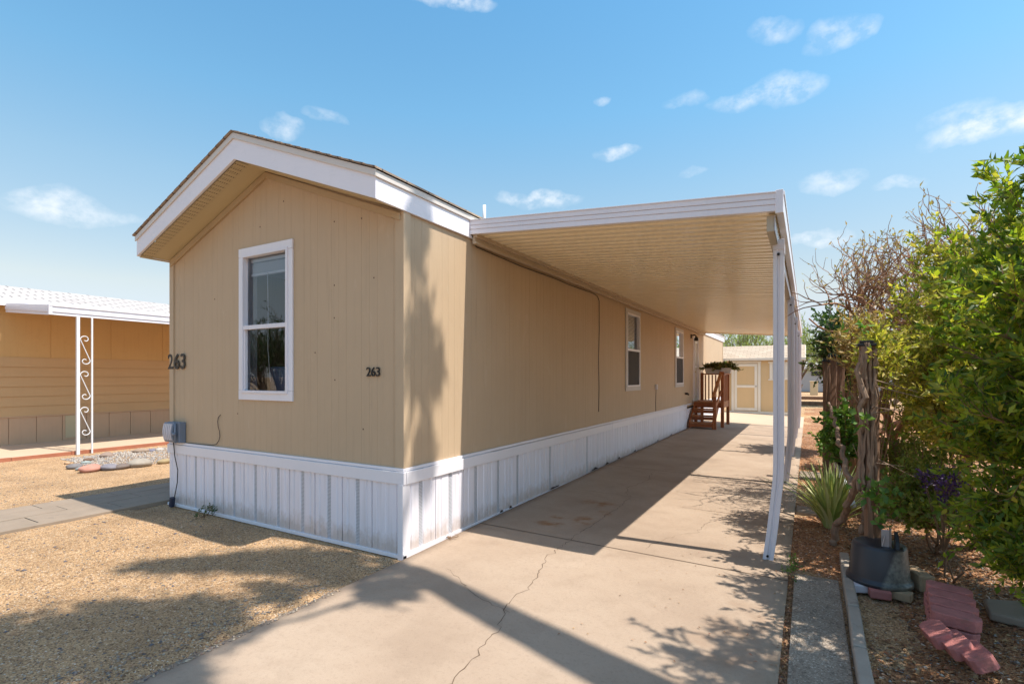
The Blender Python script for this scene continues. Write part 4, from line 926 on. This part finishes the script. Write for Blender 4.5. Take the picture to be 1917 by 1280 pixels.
for i, (a, b, s_, col, lab) in enumerate(rk):
    bm = bmesh.new(); bmesh.ops.create_icosphere(bm, subdivisions=3, radius=1)
    ph = rng.random(3) * 6
    for v in bm.verts:
        c_ = v.co; k = 1 + .10 * math.sin(c_.x * 2.3 + ph[0]) * math.cos(c_.y * 2.1 + ph[1]) + .05 * math.sin(c_.z * 4 + c_.x * 3 + ph[2])
        v.co = Vector((c_.x * s_ * .48 * k, c_.y * s_ * .60 * k, c_.z * s_ * .26 * k))
    me = bpy.data.meshes.new('river_stone'); bm.to_mesh(me); bm.free(); me.materials.append(rock_m('stone%d' % i, col))
    for p_ in me.polygons: p_.use_smooth = True
    o = bpy.data.objects.new('river_stone', me); C.objects.link(o); o.location = (a, b, s_ * .16); o.rotation_euler = (0, 0, ph[0]); tag(o, lab, 'stone', 'stones ringing the gravel patch')

def scatter(name, pts, sizes, mat, label, flat=.5, zf=None):
    pts = pts.copy(); pts[:, 2] = np.where((pts[:, 0] > -3.06) & (pts[:, 0] < -1), .006, pts[:, 2])
    n = len(pts); base = np.array([(1, 0, 0), (0, 1, 0), (-1, 0, 0), (0, -1, 0), (0, 0, 1), (0, 0, -.6)], float)
    A = rng.random(n) * 6.28; ca, sa = np.cos(A), np.sin(A); sc3 = sizes[:, None] * np.stack([.7 + rng.random(n) * .6, .45 + rng.random(n) * .4, flat * (.6 + rng.random(n) * .8)], 1)
    V = base[None] * sc3[:, None, :] * (1 + rng.normal(size=(n, 6, 3)) * .15)
    X = V[..., 0] * ca[:, None] - V[..., 1] * sa[:, None]; Y = V[..., 0] * sa[:, None] + V[..., 1] * ca[:, None]; V = np.stack([X, Y, V[..., 2]], -1) + pts[:, None, :]
    F = np.array([(0, 1, 4), (1, 2, 4), (2, 3, 4), (3, 0, 4), (1, 0, 5), (2, 1, 5), (3, 2, 5), (0, 3, 5)]); F = (np.arange(n)[:, None, None] * 6 + F[None]).reshape(-1, 3)
    o = np_mesh(name, V.reshape(-1, 3), F, mat); tag(o, label, name.replace('_', ' '), None, 'stuff'); return o
def on_ground(X, Y): return np.stack([X, Y, zg(X, Y) + .002], -1)
n = 22000; X = -3.12 - rng.random(n) ** 1.3 * 9; Y = .3 + rng.random(n) * 3.1
k = ~((X < -7.05) & (X > -8.3)); X, Y = X[k], Y[k]
scatter('loose_pebbles', on_ground(X, Y), .0025 + rng.random(len(X)) ** 5 * .011, PEB, 'scattered small pebbles over the tan granite yard')
n = 3500; X = -12.6 + rng.random(n) * 2.2; Y = 4.2 + rng.random(n) * 1.9 + (X + 12) * -.05
scatter('gravel_patch', on_ground(X, Y), .010 + rng.random(n) * .022, PEBG, 'patch of grey and white gravel inside the ring of stones', .7)
# dark chips on the yard
n = 260; X = -3.2 - rng.random(n) ** .8 * 8; Y = .6 + rng.random(n) ** 1.4 * 2.6
k = ~((X < -7.05) & (X > -8.3)); X, Y = X[k], Y[k]
scatter('dark_stone_chips', on_ground(X, Y), .008 + rng.random(len(X)) * .013, paint('chip', (.13, .12, .13), .8, .3, 30), 'dark stone chips lying on the tan granite yard', .45)
# dark chips beside drive
n = 1500; t = rng.random(n); X = -3.02 - rng.random(n) ** 1.6 * .5; Y = .8 + t * 1.9 
scatter('drive_edge_chips', on_ground(X, Y), .004 + rng.random(n) ** 2 * .013, PEB, 'dark debris along the driveway edge', .5)

# weeds
grow('weed', 'tiny green weed at the foot of the front skirting', 'weed', (-5.95, 3.30, 0), ell_tips((-5.95, 3.30, .05), (.16, .09, .07), 9, zmin=0), L_dark, twigm, L=.022, Wd=.01, twigs=5, tl=.05, lpt=6, stem_r=.003)
grow('weed', 'thin dry weed standing at the side skirting seam', 'weed', (-3.05, 4.05, 0), ell_tips((-3.05, 4.05, .07), (.03, .03, .05), 2, zmin=0), L_dark, twigm, L=.015, Wd=.004, twigs=1, tl=.04, lpt=2, stem_r=.003)
for (a, b, lab) in ((-.115, 4.62, 'green weed in the gap between driveway and strip'), (-.11, 4.95, 'low weed at the driveway edge beside the first carport post')):
    grow('weed', lab, 'weed', (a, b, -.01), ell_tips((a, b, .04), (.03, .07, .05), 7, zmin=0), L_vine, twigm, L=.02, Wd=.008, twigs=4, tl=.04, lpt=5, stem_r=.002)

# litter in the gap and bed
def litter(name, X, Y, Z, L, Wd, mat, label, tilt=.35):
    n = len(X); P_ = np.stack([X, Y, Z], -1); A = rng.random(n) * 6.28; D_ = np.stack([np.cos(A), np.sin(A), rng.normal(size=n) * tilt], -1)
    V, F = leaf_arrays(P_, D_, L, Wd, up=2.0); o = np_mesh(name, V, F, mat); tag(o, label, 'leaf litter', None, 'stuff')
n = 15000; X = .29 + rng.random(n) * 1.6; Y = 2.2 + rng.random(n) ** 1.3 * 7; litter('leaf_litter', X, Y, zs(X, Y) + .008, .04, .013, L_litter, 'brown dry leaf litter covering the planting bed')
n = 3200; X = -.13 + rng.random(n) ** 1.2 * .4; Y = 4.8 + rng.random(n) * 12; litter('strip_litter', X, Y, zs(X, Y) + .006, .035, .012, L_litter, 'dry leaves along the soil strip beside the carport posts')
n = 1100; X = -.118 + rng.normal(size=n) * .014; Y = 2.4 + rng.random(n) * 2.3; litter('gap_litter', X, Y, np.full(n, -.004), .022, .010, L_litter, 'leaf crumbs packed in the gap beside the driveway')
n = 160; X = -.15 - rng.random(n) ** 2.5 * 1.2; Y = 2.6 + rng.random(n) * 4; litter('driveway_leaves', X, Y, np.full(n, .012), .022, .008, L_litter, 'a few dry leaves blown onto the driveway', .1)
n = 1800; X = .3 + rng.random(n) * 1.5; Y = 2.3 + rng.random(n) ** 1.4 * 4
scatter('bed_pebbles', np.stack([X, Y, zs(X, Y) + .004], -1), .004 + rng.random(n) ** 3 * .013, PEBG, 'small grey and pink pebbles mixed into the bed')

# edging blocks
ey = [1.7, 2.31, 2.92, 3.53, 4.14, 4.72, 5.05]; el = ['hidden just below the picture', 'nearest the camera', 'second from the camera', 'third from the camera', 'level with the upturned pot', 'short piece beyond the pot', 'farthest piece toward the agave']
for i, (a, lab) in enumerate(zip(ey, el)):
    L_ = .6 if i < 4 else (.56 if i == 4 else .31)
    bx_ = .212 + .004 * i
    e_ = MB().obox((bx_ + .036, a + L_ / 2, .015), .07, L_ - .008, .10, (rng.normal() * .01, rng.normal() * .02, rng.normal() * .008)).build('edging_block', edger, bevel=.012, seg=3)
    tag(e_, 'weathered concrete edging block, ' + lab, 'edging block', 'concrete blocks edging the bed')

# upturned pot on bricks
pot = thing('upturned_pot', 'black plastic nursery pot upside down in the bed with a dusty side', 'pot', (.465, 4.76, .06))
mbp = MB().lathe((.465, 4.76, .06), [(0, .285), (.145, .285), (.166, .28), (.174, .262), (.192, .05), (.195, .035), (.209, .03), (.213, .0), (.19, .0)], 40); mbp.build('pot_body', potm, pot, smooth=True)
for i, (a, b, r_) in enumerate(((.33, 4.62, .4), (.45, 4.56, .1), (.58, 4.60, -.3))):
    o = MB().obox((a, b, .03), .13, .09, .06, (0, 0, r_)).build('brick', [greylt, redbrick, blockm][i], bevel=.008); tag(o, ['pale broken brick under the left rim of the upturned pot', 'red brick under the front rim of the upturned pot', 'tan brick under the right rim of the upturned pot'][i], 'brick', 'bricks under the upturned pot')
bk = MB(); bk.box(.47, 4.66, .345, .52, 4.664, .47); bk.box(.525, 4.65, .345, .53, 4.74, .48); bk.tube([(.475, 4.64, .35), (.49, 4.64, .43)], .006, 6); o = bk.build('metal_bracket', galv, bevel=.002); tag(o, 'galvanised metal bracket standing on the upturned pot', 'bracket')
o = MB().prism([(4.60, .345), (4.68, .35), (4.70, .46), (4.62, .40)], 'x', .55, .575).prism([(4.60, .345), (4.68, .345), (4.68, .352), (4.60, .352)], 'x', .545, .60).build('black_bracket', black, bevel=.004); tag(o, 'bent black plastic piece on the right of the upturned pot', 'bracket')
o = MB().obox((.715, 4.85, .09), .10, .24, .12, (0, 0, R(18))).build('concrete_block', blockm, bevel=.012, seg=3); tag(o, 'tan concrete block in the bed right of the upturned pot', 'block')
o = MB().prism([(1.0, 4.35), (1.22, 4.28), (1.42, 4.36), (1.45, 4.6), (1.25, 4.68), (1.03, 4.6)], 'z', .05, .105).build('stepping_stone', pave, bevel=.012); tag(o, 'grey stepping stone under the hedge beside the red bricks', 'stepping stone')
# red pavers
def hexbrick(c, rot, lab, tilt=(0, 0)):
    w_, l_, h_ = .115, .235, .07; ch = .035
    poly = [(-l_ / 2, -w_ / 2 + .02), (-l_ / 2 + .02, -w_ / 2), (l_ / 2 - ch, -w_ / 2), (l_ / 2, -w_ / 2 + ch), (l_ / 2, w_ / 2 - ch), (l_ / 2 - ch, w_ / 2), (-l_ / 2 + .02, w_ / 2), (-l_ / 2, w_ / 2 - .02)]
    mb = MB().prism(poly, 'z', 0, h_); o = mb.build('red_brick', redbrick, origin=(0, 0, 0), bevel=.004, seg=2); o.location = c; o.rotation_euler = (tilt[0], tilt[1], rot); tag(o, lab, 'brick', 'red scalloped bricks in the bed')
ns_ = ['farthest, half lit', 'second from the far end', 'third from the far end', 'nearest of the flat row']
for i in range(4): hexbrick((.80 - .012 * i, 4.36 - .122 * i, .15 - .012 * i), R(-8 + rng.normal() * 2), 'red scalloped brick lying flat, ' + ns_[i], (R(2), R(3)))
for i in range(4): hexbrick((.79 - .012 * i, 4.36 - .122 * i, .07 - .012 * i), R(-8 + rng.normal() * 2), 'red scalloped brick buried under the flat row, position %s' % ['at the far end', 'below the second', 'below the third', 'at the near end'][i], (R(2), R(3)))
for i, lab in enumerate(('brick leaning outward at the left of the near stack', 'brick leaning in the middle of the near stack', 'brick leaning outward nearest the camera')): hexbrick((.665 + .062 * i, 3.80 - .10 * i, .085), R(98), 'red ' + lab, (R(-28), R(4)))

# agave
ag = thing('variegated_agave', 'clump of striped yellow green upright succulent leaves by the soil strip', 'plant', (.22, 6.45, 0))
V = []; F = []
for i in range(140):
    a = rng.random() * 6.28; r0 = rng.random() ** .7; bx = .22 + .07 * r0 * math.cos(a); by = 6.45 + .10 * r0 * math.sin(a)
    ln = .44 + rng.random() * .30; out = (.10 + .85 * r0 * rng.random()) * (1.0 if i < 75 else 1.5); wd = .014 + rng.random() * .010
    d = np.array([math.cos(a), math.sin(a), 0]); s_ = np.array([-math.sin(a), math.cos(a), 0]); b0 = len(V)
    for k in range(7):
        t = k / 6; q = np.array([bx, by, 0]) + d * (out * ln * t ** 1.5) + np.array([0, 0, 1]) * ln * (t - .28 * out * t * t); w_ = wd * (1 - .15 * t - .85 * t ** 3) * (1 if k < 6 else .05)
        V += [q - s_ * w_ + d * .006, q - d * .002, q + s_ * w_ + d * .006]
    for k in range(6):
        for j in range(2): F.append((b0 + k * 3 + j, b0 + k * 3 + j + 1, b0 + k * 3 + j + 4, b0 + k * 3 + j + 3))
np_mesh('leaf_clump', np.array(V), np.array(F), L_agave, ag)

# wooden posts with caps
def wpost(x_, y_, h_, w_, lab, strands, cap=True, lean=0):
    t = thing('wooden_post', lab, 'post', (x_, y_, 0), 'weathered posts along the bed'); mb = MB()
    N_ = 9; n_ = 12; vs = []; fs = []
    for k in range(N_):
        z = h_ * k / (N_ - 1)
        for j in range(n_):
            a = 2 * math.pi * j / n_; r = w_ * (.5 + .10 * math.sin(3 * a + k * .3) + .05 * rng.normal()) * (1.08 - .12 * k / N_); vs.append((x_ + lean * (1 - z / h_) + r * math.cos(a), y_ + r * math.sin(a), z - .02))
    for k in range(N_ - 1):
        for j in range(n_): fs.append((k * n_ + j, k * n_ + (j + 1) % n_, (k + 1) * n_ + (j + 1) % n_, (k + 1) * n_ + j))
    fs.append(tuple((N_ - 1) * n_ + j for j in range(n_))); mb.add(vs, fs); mb.build('post_body', oldwood, t)
    if cap: MB().box(x_ - w_ * .62, y_ - w_ * .62, h_ - .02, x_ + w_ * .62, y_ + w_ * .62, h_ + .0).box(x_ - w_ * .45, y_ - w_ * .45, h_ + .001, x_ + w_ * .45, y_ + w_ * .45, h_ + .025).build('post_cap', black, t, bevel=.004)
    return t
wp = wpost(.40, 4.92, 1.86, .10, 'tall weathered post wrapped in twisted vine stems, rising behind the upturned pot', 9, lean=.05)
vn = thing('climbing_vine', 'twisted grey brown vine stems climbing the nearest wooden post', 'vine', (.3, 5.3, 0))
mb = MB()
def wob(pts, n=26, j=.012):
    P_ = [np.array(p_, float) for p_ in pts]; out = []
    seg = len(P_) - 1
    for k in range(n + 1):
        s = k / n * seg; i = min(int(s), seg - 1); f_ = s - i
        p0 = P_[max(i - 1, 0)]; p1 = P_[i]; p2 = P_[i + 1]; p3 = P_[min(i + 2, seg)]
        q = .5 * ((2 * p1) + (-p0 + p2) * f_ + (2 * p0 - 5 * p1 + 4 * p2 - p3) * f_ ** 2 + (-p0 + 3 * p1 - 3 * p2 + p3) * f_ ** 3); out.append(q + rng.normal(size=3) * j)
    return out
mb.tube(wob([(.21, 5.78, -.02), (.235, 5.7, .2), (.30, 5.45, .45), (.34, 5.15, .68), (.37, 4.95, .95), (.36, 4.84, 1.3), (.35, 4.82, 1.7)]), [.034 - .0006 * k for k in range(27)], 8)
mb.tube(wob([(.33, 5.2, .62), (.28, 5.9, .9), (.26, 6.5, 1.05), (.2, 6.9, 1.3)]), [.026 - .0005 * k for k in range(27)], 7)
mb.tube(wob([(.44, 5.4, -.02), (.40, 5.3, .3), (.43, 5.2, .5), (.39, 5.0, .75)]), [.022] * 27, 7)
for k in range(17):
    a = rng.random() * 6.28; r = .045 + rng.random() * .022; w0 = rng.normal() * .5
    mb.tube(wob([(.41 + r * math.cos(a + w0 * t), 4.92 + r * math.sin(a + w0 * t) , z_) for t, z_ in ((0, .5 + rng.random() * .3), (.5, .9), (1, 1.25), (1.4, 1.55), (1.7, 1.78 + rng.random() * .1))], 18, .006), [.007 + rng.random() * .008] * 19, 5)
for k in range(10):
    p0 = np.array([.42, 4.88, .55 + rng.random() * 1.1]); dr = rng.normal(size=3) * np.array([1, .6, .5]); dr /= np.linalg.norm(dr); mb.tube([p0, p0 + dr * .12, p0 + dr * (.2 + rng.random() * .15)], [.005, .004, .002], 4)
mb.build('trunk', barkvine, vn)
P_ = []; D_ = []
for (c, r, k) in (((.46, 4.75, .72), .10, 45), ((.38, 4.75, 1.28), .05, 12), ((.5, 4.8, .58), .08, 25), ((.36, 4.9, 1.98), .10, 10)):
    for _ in range(k): P_.append(np.array(c) + rng.normal(size=3) * r * .7); D_.append(rng.normal(size=3) + np.array([0, 0, -.4]))
V, F = leaf_arrays(np.array(P_), np.array(D_), .07, .045); np_mesh('foliage', V, F, L_vine, vn)
wpost(.21, 8.1, 1.82, .08, 'slim wooden post with black cap at the left of the post row', 0)
wpost(.30, 8.75, 1.90, .10, 'darker wooden post in the middle of the post row', 0)
wpost(.42, 9.3, 1.80, .12, 'thick bark covered wooden post at the right of the post row', 0)
wpost(.62, 7.0, 1.6, .08, 'weathered post mostly hidden in yellow leaves behind the vine', 0)
o = MB().tube([(.30, 7.4, .55), (.40, 6.3, .28)], .03, 10).build('pvc_pipe', pvc, smooth=True); tag(o, 'white plastic pipe leaning behind the striped succulent', 'pipe')
fpan = MB().box(.62, 7.6, 0, .66, 7.62, 1.0)
for k in range(5): fpan.box(.40 + .11 * k, 7.6, 0, .50 + .11 * k, 7.62, .85 + .02 * (k % 2))
o = fpan.build('wood_panel', blockm, bevel=.004); tag(o, 'low tan board panel behind the striped succulent', 'panel')

# ------------------------------------------------------------------ hedge and shrubs
tA = ell_tips((1.62, 4.35, 1.75), (.98, 1.05, 1.1), 125, .55, -.75) + [np.array(p_) for p_ in ((1.02, 4.4, 2.86), (1.08, 4.35, 2.75), (1.00, 4.45, 2.6), (1.2, 4.5, 2.95), (1.25, 4.4, 3.0), (1.3, 4.3, 2.9), (1.15, 4.6, 2.8), (.83, 4.6, 2.35), (.95, 4.6, 2.5), (1.35, 4.6, 3.1), (1.5, 4.5, 3.15), (1.6, 4.2, 3.2))]
tA += [np.array((.92 + rng.random() * .55, 4.05 + rng.random() * .75, .35 + rng.random() * 1.1)) for _ in range(55)]
grow('shrub', 'large narrow leaved green shrub filling the right edge', 'shrub', (1.75, 4.5, 0), tA, L_hedge, twigm, L=.062, Wd=.026, twigs=15, tl=.24, lpt=20, stem_r=.009, tstart=.4)
def in_view(q, pad=100):
    d_ = .866 * q[1] - .5 * q[0]; return 960 * (.866 * q[0] + .5 * q[1]) / d_ < 958 + pad and 705 - (q[2] - 1.6) * 960 / d_ > -120
tO = [q for q in ell_tips((1.55, 3.2, 2.95), (.95, .85, 1.25), 200, .35, -.8) if not in_view(q) and q[1] < 3.85]
grow('shrub', 'taller shrub standing nearer the camera, just beyond the right edge', 'shrub', (2.0, 3.2, 0), tO, L_hedge, twigm, L=.07, Wd=.022, twigs=10, tl=.16, lpt=13, stem_r=.009, tstart=.5)
tB = ell_tips((1.30, 5.8, 1.75), (.74, .85, 1.1), 120, .5, -.75) + [np.array((.80 + .08 * k, 5.8, 2.60 + .12 * (k % 3))) for k in range(9)]
grow('shrub', 'yellow green narrow leaved shrub behind the vine wrapped post', 'shrub', (1.35, 6.0, 0), tB, L_hedge2, twigm, L=.056, Wd=.025, twigs=14, tl=.25, lpt=18, stem_r=.009, tstart=.4)
tB2 = ell_tips((1.5, 7.6, 1.6), (1.0, 1.0, 1.15), 60, .5, -.7)
grow('shrub', 'tall leafy shrub farther back along the bed', 'shrub', (1.6, 7.7, 0), tB2, L_hedge2, twigm, L=.085, Wd=.026, twigs=13, tl=.3, lpt=13, stem_r=.012)
tC = ell_tips((.92, 5.7, .5), (.42, .6, .5), 70, .4, -.5)
grow('bush', 'low yellow green broad leaved bush under the hedge', 'bush', (1.0, 5.8, 0), tC, L_under, twigm, L=.05, Wd=.028, twigs=8, tl=.16, lpt=9, stem_r=.007)
tC = ell_tips((1.0, 7.3, .6), (.5, .7, .6), 36, .4, -.3)
grow('bush', 'sparse sunlit bush between the posts and the hedge', 'bush', (1.0, 7.3, 0), tC, L_under, twigm, L=.05, Wd=.026, twigs=8, tl=.2, lpt=8, stem_r=.007)
tP = ell_tips((.86, 4.95, .82), (.16, .2, .12), 12, .3)
grow('purple_flower_plant', 'small plant with purple blooms peeking through the hedge', 'plant', (.98, 5.1, 0), tP, L_purple, twigm, L=.03, Wd=.018, twigs=5, tl=.09, lpt=6, stem_r=.004, tstart=.7)
tD = ell_tips((.46, 6.3, 2.0), (.24, .6, .28), 40, .3)
grow('dry_vine', 'tan dried leafy vine spilling over the tops of the posts', 'vine', (.62, 6.6, 0), tD, L_dry, twigm, L=.055, Wd=.022, twigs=9, tl=.22, lpt=8, stem_r=.007, tstart=.6)
tD = ell_tips((.47, 5.05, 1.80), (.2, .2, .24), 26, .4)
grow('dry_vine', 'yellowing vine sprays round the cap of the nearest wooden post', 'vine', (.47, 5.2, 0), tD, L_hedge2, twigm, L=.06, Wd=.022, twigs=6, tl=.16, lpt=7, stem_r=.005, tstart=.75)
tD = ell_tips((.33, 7.3, 1.0), (.16, .45, .34), 34, .3)
grow('vine_bush', 'bright green vine foliage hanging on the middle of the post row', 'vine', (.42, 7.4, 0), tD, L_vine, twigm, L=.075, Wd=.05, twigs=6, tl=.14, lpt=6, stem_r=.006, tstart=.4)
tD = ell_tips((.28, 10.6, .35), (.22, .8, .35), 26, .3, -.2)
grow('vine_bush', 'green ground vine with small leaves along the far soil strip', 'vine', (.34, 10.6, 0), tD, L_vine, twigm, L=.07, Wd=.045, twigs=6, tl=.15, lpt=6, stem_r=.006)
tD = ell_tips((.62, 12.6, 2.2), (.55, 1.0, .85), 60, .3)
grow('leafy_tree', 'dark green round crowned tree behind the post row', 'tree', (.9, 12.8, 0), tD, L_dark, bark, L=.10, Wd=.06, twigs=10, tl=.35, lpt=10, stem_r=.03, tstart=.55)
tD = ell_tips((2.2, 11, 1.6), (1.2, 1.4, 1.5), 50, .3)
grow('shrub', 'dense shrub far back behind the hedge, mostly hidden', 'shrub', (2.2, 11, 0), tD, L_hedge2, twigm, L=.09, Wd=.035, twigs=10, tl=.4, lpt=10, stem_r=.012)

# bare trees
def bare_tree(base, h_, r0, lab, seed, lean=(0, 0), dead=0):
    rr = np.random.default_rng(seed); t = thing('bare_tree', lab, 'tree', base, 'leafless trees behind the hedge'); tr_ = MB(); br_ = MB(); LP = []; LD = []
    def rec(p, d, ln, r, lev):
        pts = [p]; q = p.copy(); dd = d.copy(); nseg = 4
        for k in range(nseg):
            dd = dd + rr.normal(size=3) * .22; dd[2] += .10; dd[0] += .10 * (q[0] < base[0] - .50); dd /= np.linalg.norm(dd); q = q + dd * ln / nseg; pts.append(q.copy())
        (tr_ if lev == 0 else br_).tube(pts, [r * (1 - .4 * k / nseg) for k in range(nseg + 1)], 7 if lev < 2 else 4 if lev < 4 else 3, caps=lev < 2)
        if lev >= 4: LP.append(pts[-1]); LD.append(dd)
        if lev >= 6 or ln < .08 or pts[-1][0] < .03: return
        for k in range(4 if lev < 3 else 3 if lev < 5 else 2):
            a = rr.normal(size=3); a -= dd * a.dot(dd); a /= np.linalg.norm(a); nd = dd * (.75 + .3 * rr.random()) + a * (.5 + .45 * rr.random()); nd /= np.linalg.norm(nd)
            rec(pts[-1 if k == 0 else rr.integers(2, 5)], nd, ln * (.60 + .2 * rr.random()), r * .6, lev + 1)
    rec(np.array(base, float), np.array([lean[0], lean[1], 1.0]), h_ * .36, r0, 0)
    tr_.build('trunk', barelimb, t); br_.build('limb', barelimb, t)
    LP = np.array(LP); LD = np.array(LD); k = rr.random(len(LP)) < dead
    if k.sum(): V, F = leaf_arrays(LP[k], LD[k] + rr.normal(size=(k.sum(), 3)), .06, .025); np_mesh('dry_leaves', V, F, L_dry, t)
bare_tree((.62, 9.8, 0), 4.35, .09, 'leafless twiggy tree above the post row beside the carport', 3, (-.05, 0), .85)
bare_tree((1.35, 8.6, 0), 3.7, .07, 'bare branched tree poking up out of the yellow green hedge', 8, (0, 0), .6)

# background
def leafy_tree(base, h_, rad, lab, leafm, n=55, L=.15, Wd=.04):
    tips = ell_tips((base[0], base[1], h_ * .66), (rad, rad, h_ * .36), n, .35, -.7)
    grow('mesquite_tree', lab, 'tree', base, tips, leafm, bark, L=L, Wd=Wd, twigs=10, tl=.75, lpt=9, stem_r=.03, tstart=.5, group='trees beyond the shed', bow=.1)
for i, (a, b, h_, r_, lab) in enumerate(((-5.6, 33, 5.2, 2.1, 'feathery green tree beyond the shed at the left, next to the home'), (-2.9, 31, 4.9, 2.0, 'feathery green tree right behind the shed roof'), (-.6, 34, 5.2, 2.1, 'feathery green tree seen between the carport posts'), (1.4, 33, 4.4, 1.7, 'light green tree right of the shed'), (4.2, 36, 4.6, 2.4, 'green tree partly hidden behind the hedge'))):
    leafy_tree((a, b, 0), h_, r_, lab, L_mesq)
fh = thing('far_home', 'low pale grey home at the end of the side strip', 'home', (5, 66, 0))
MB().box(-1.6, 62, .05, 12, 70, 2.4).build('wall', farwall, fh); MB().box(-1.9, 61.7, 2.4, 12.3, 70.3, 2.62).build('roof', alum, fh); MB().box(.3, 61.95, 1.7, 1.6, 61.99, 2.15).build('window', black, fh)
o = MB().box(.15, 52, 0, .75, 52.5, 1.15).box(.10, 51.95, 1.15, .80, 52.55, 1.22).build('utility_cabinet', palewood, bevel=.02); tag(o, 'small pale tan cabinet on the far ground near the grey home', 'cabinet')
for i, (a, b, lab) in enumerate(((-.3, 33.5, 'nearer low railroad tie on the far ground'), (-.2, 42, 'farther low railroad tie on the far ground'))):
    o = MB().box(a - .8, b, -.03, a + 3.5, b + .25, .2).build('timber_tie', oldwood, bevel=.02); tag(o, lab, 'timber')
# home across the street (seen in the window reflection)
sh = thing('street_home', 'slate grey home across the street behind the camera', 'home', (-14, -24, 0))
MB().box(-26, -28, .1, -6, -22, 3.0).build('wall', paint('dark_slate', (.07, .08, .10), .8), sh); MB().prism([(-28.5, 2.9), (-25, 4.1), (-21.5, 2.9), (-21.5, 3.0), (-25, 4.25), (-28.5, 3.0)], 'x', -26.4, -5.6).build('roof', sh_house, sh)
leafy_tree((-18, -5.5, 0), 4.0, 2.0, 'dark leafy tree left of the camera, mirrored in the front window', L_dark)
leafy_tree((-21, -9.5, 0), 4.6, 2.6, 'second dark leafy tree farther left of the camera', L_dark)
rd = MB().box(-120, -14, -.05, 120, -7, .012).build('road', paint('asphalt', (.05, .05, .052), .9, .2, 20, 0, .5, 100)); tag(rd, 'asphalt street', None, None, 'structure')

# ------------------------------------------------------------------ tall shade tree beside / above the camera
stt = thing('shade_tree', 'tall leaning tree whose shadow falls over the drive and yard', 'tree', (2.7, 1.55, 0))
def up(x_, y_, h_): return np.array([x_ + .52 * h_, y_ + .05 * h_, h_])
trk = MB(); path = [np.array([2.75, 1.55, -.1])]
for (sx_, sy_, h_) in ((.7, 2.2, 4), (-.35, 2.50, 6), (-1.7, 2.90, 8), (-2.5, 3.15, 9.1), (-2.85, 3.25, 9.5)): path.append(up(sx_, sy_, h_))
trk.tube(wob(path, 40, .004), [.23 - .003 * k for k in range(41)], 12)
LP = []; LD = []
def limb(src, dst, r): trk.tube(wob([src, (src + dst) / 2 + np.array([0, 0, .3]), dst], 14, .02), [r * (1 - .6 * k / 14) for k in range(15)], 6)
def clump(sx_, sy_, h_, rx, ry, n, rot=0):
    c = up(sx_, sy_, h_); limb(path[4 if h_ < 10 else 5] if True else c, c, .035)
    n = int(n * 1.35); k = rng.normal(size=(n, 3)) * np.array([rx, ry, (rx + ry) * .35]) * .55; a = R(rot); x_ = k[:, 0] * math.cos(a) - k[:, 1] * math.sin(a); y_ = k[:, 0] * math.sin(a) + k[:, 1] * math.cos(a)
    P2 = c + np.stack([x_, y_, k[:, 2]], 1); LP.append(P2); LD.append(rng.normal(size=(n, 3)) + np.array([0, 0, -.6]))
for a in [(-4.75, 2.40, 10.5, .32, .12, 420, 45), (-4.3, 2.75, 10.8, .38, .20, 900, 35), (-3.8, 3.0, 10.3, .34, .22, 1000, 20), (-3.4, 3.0, 10, .22, .2, 500, 0),
          (-3.85, 1.45, 10.5, .36, .48, 1900, 70), (-3.55, 1.95, 10, .16, .36, 700, 80), (-3.8, .85, 10.5, .5, .35, 1100, 0), (-4.5, 1.0, 11, .4, .3, 600, 0),
          (-2.76, 2.86, 9, .14, .18, 420, 40), (-3.0, 1.4, 9.3, .15, .42, 700, 70), (-3.5, 2.45, 9.6, .08, .32, 160, 75),
          (-3.56, 3.70, 9.8, .10, .09, 230, 0), (-4.08, 3.62, 10.2, .19, .12, 420, 0), (-3.98, 3.86, 10.2, .05, .06, 90, 0), (-4.63, 3.5, 10.5, .12, .11, 260, 0)]: clump(*a)
trk.build('trunk', bark, stt, smooth=True)
V, F = leaf_arrays(np.concatenate(LP), np.concatenate(LD), .17, .055); np_mesh('crown', V, F, L_euc, stt)
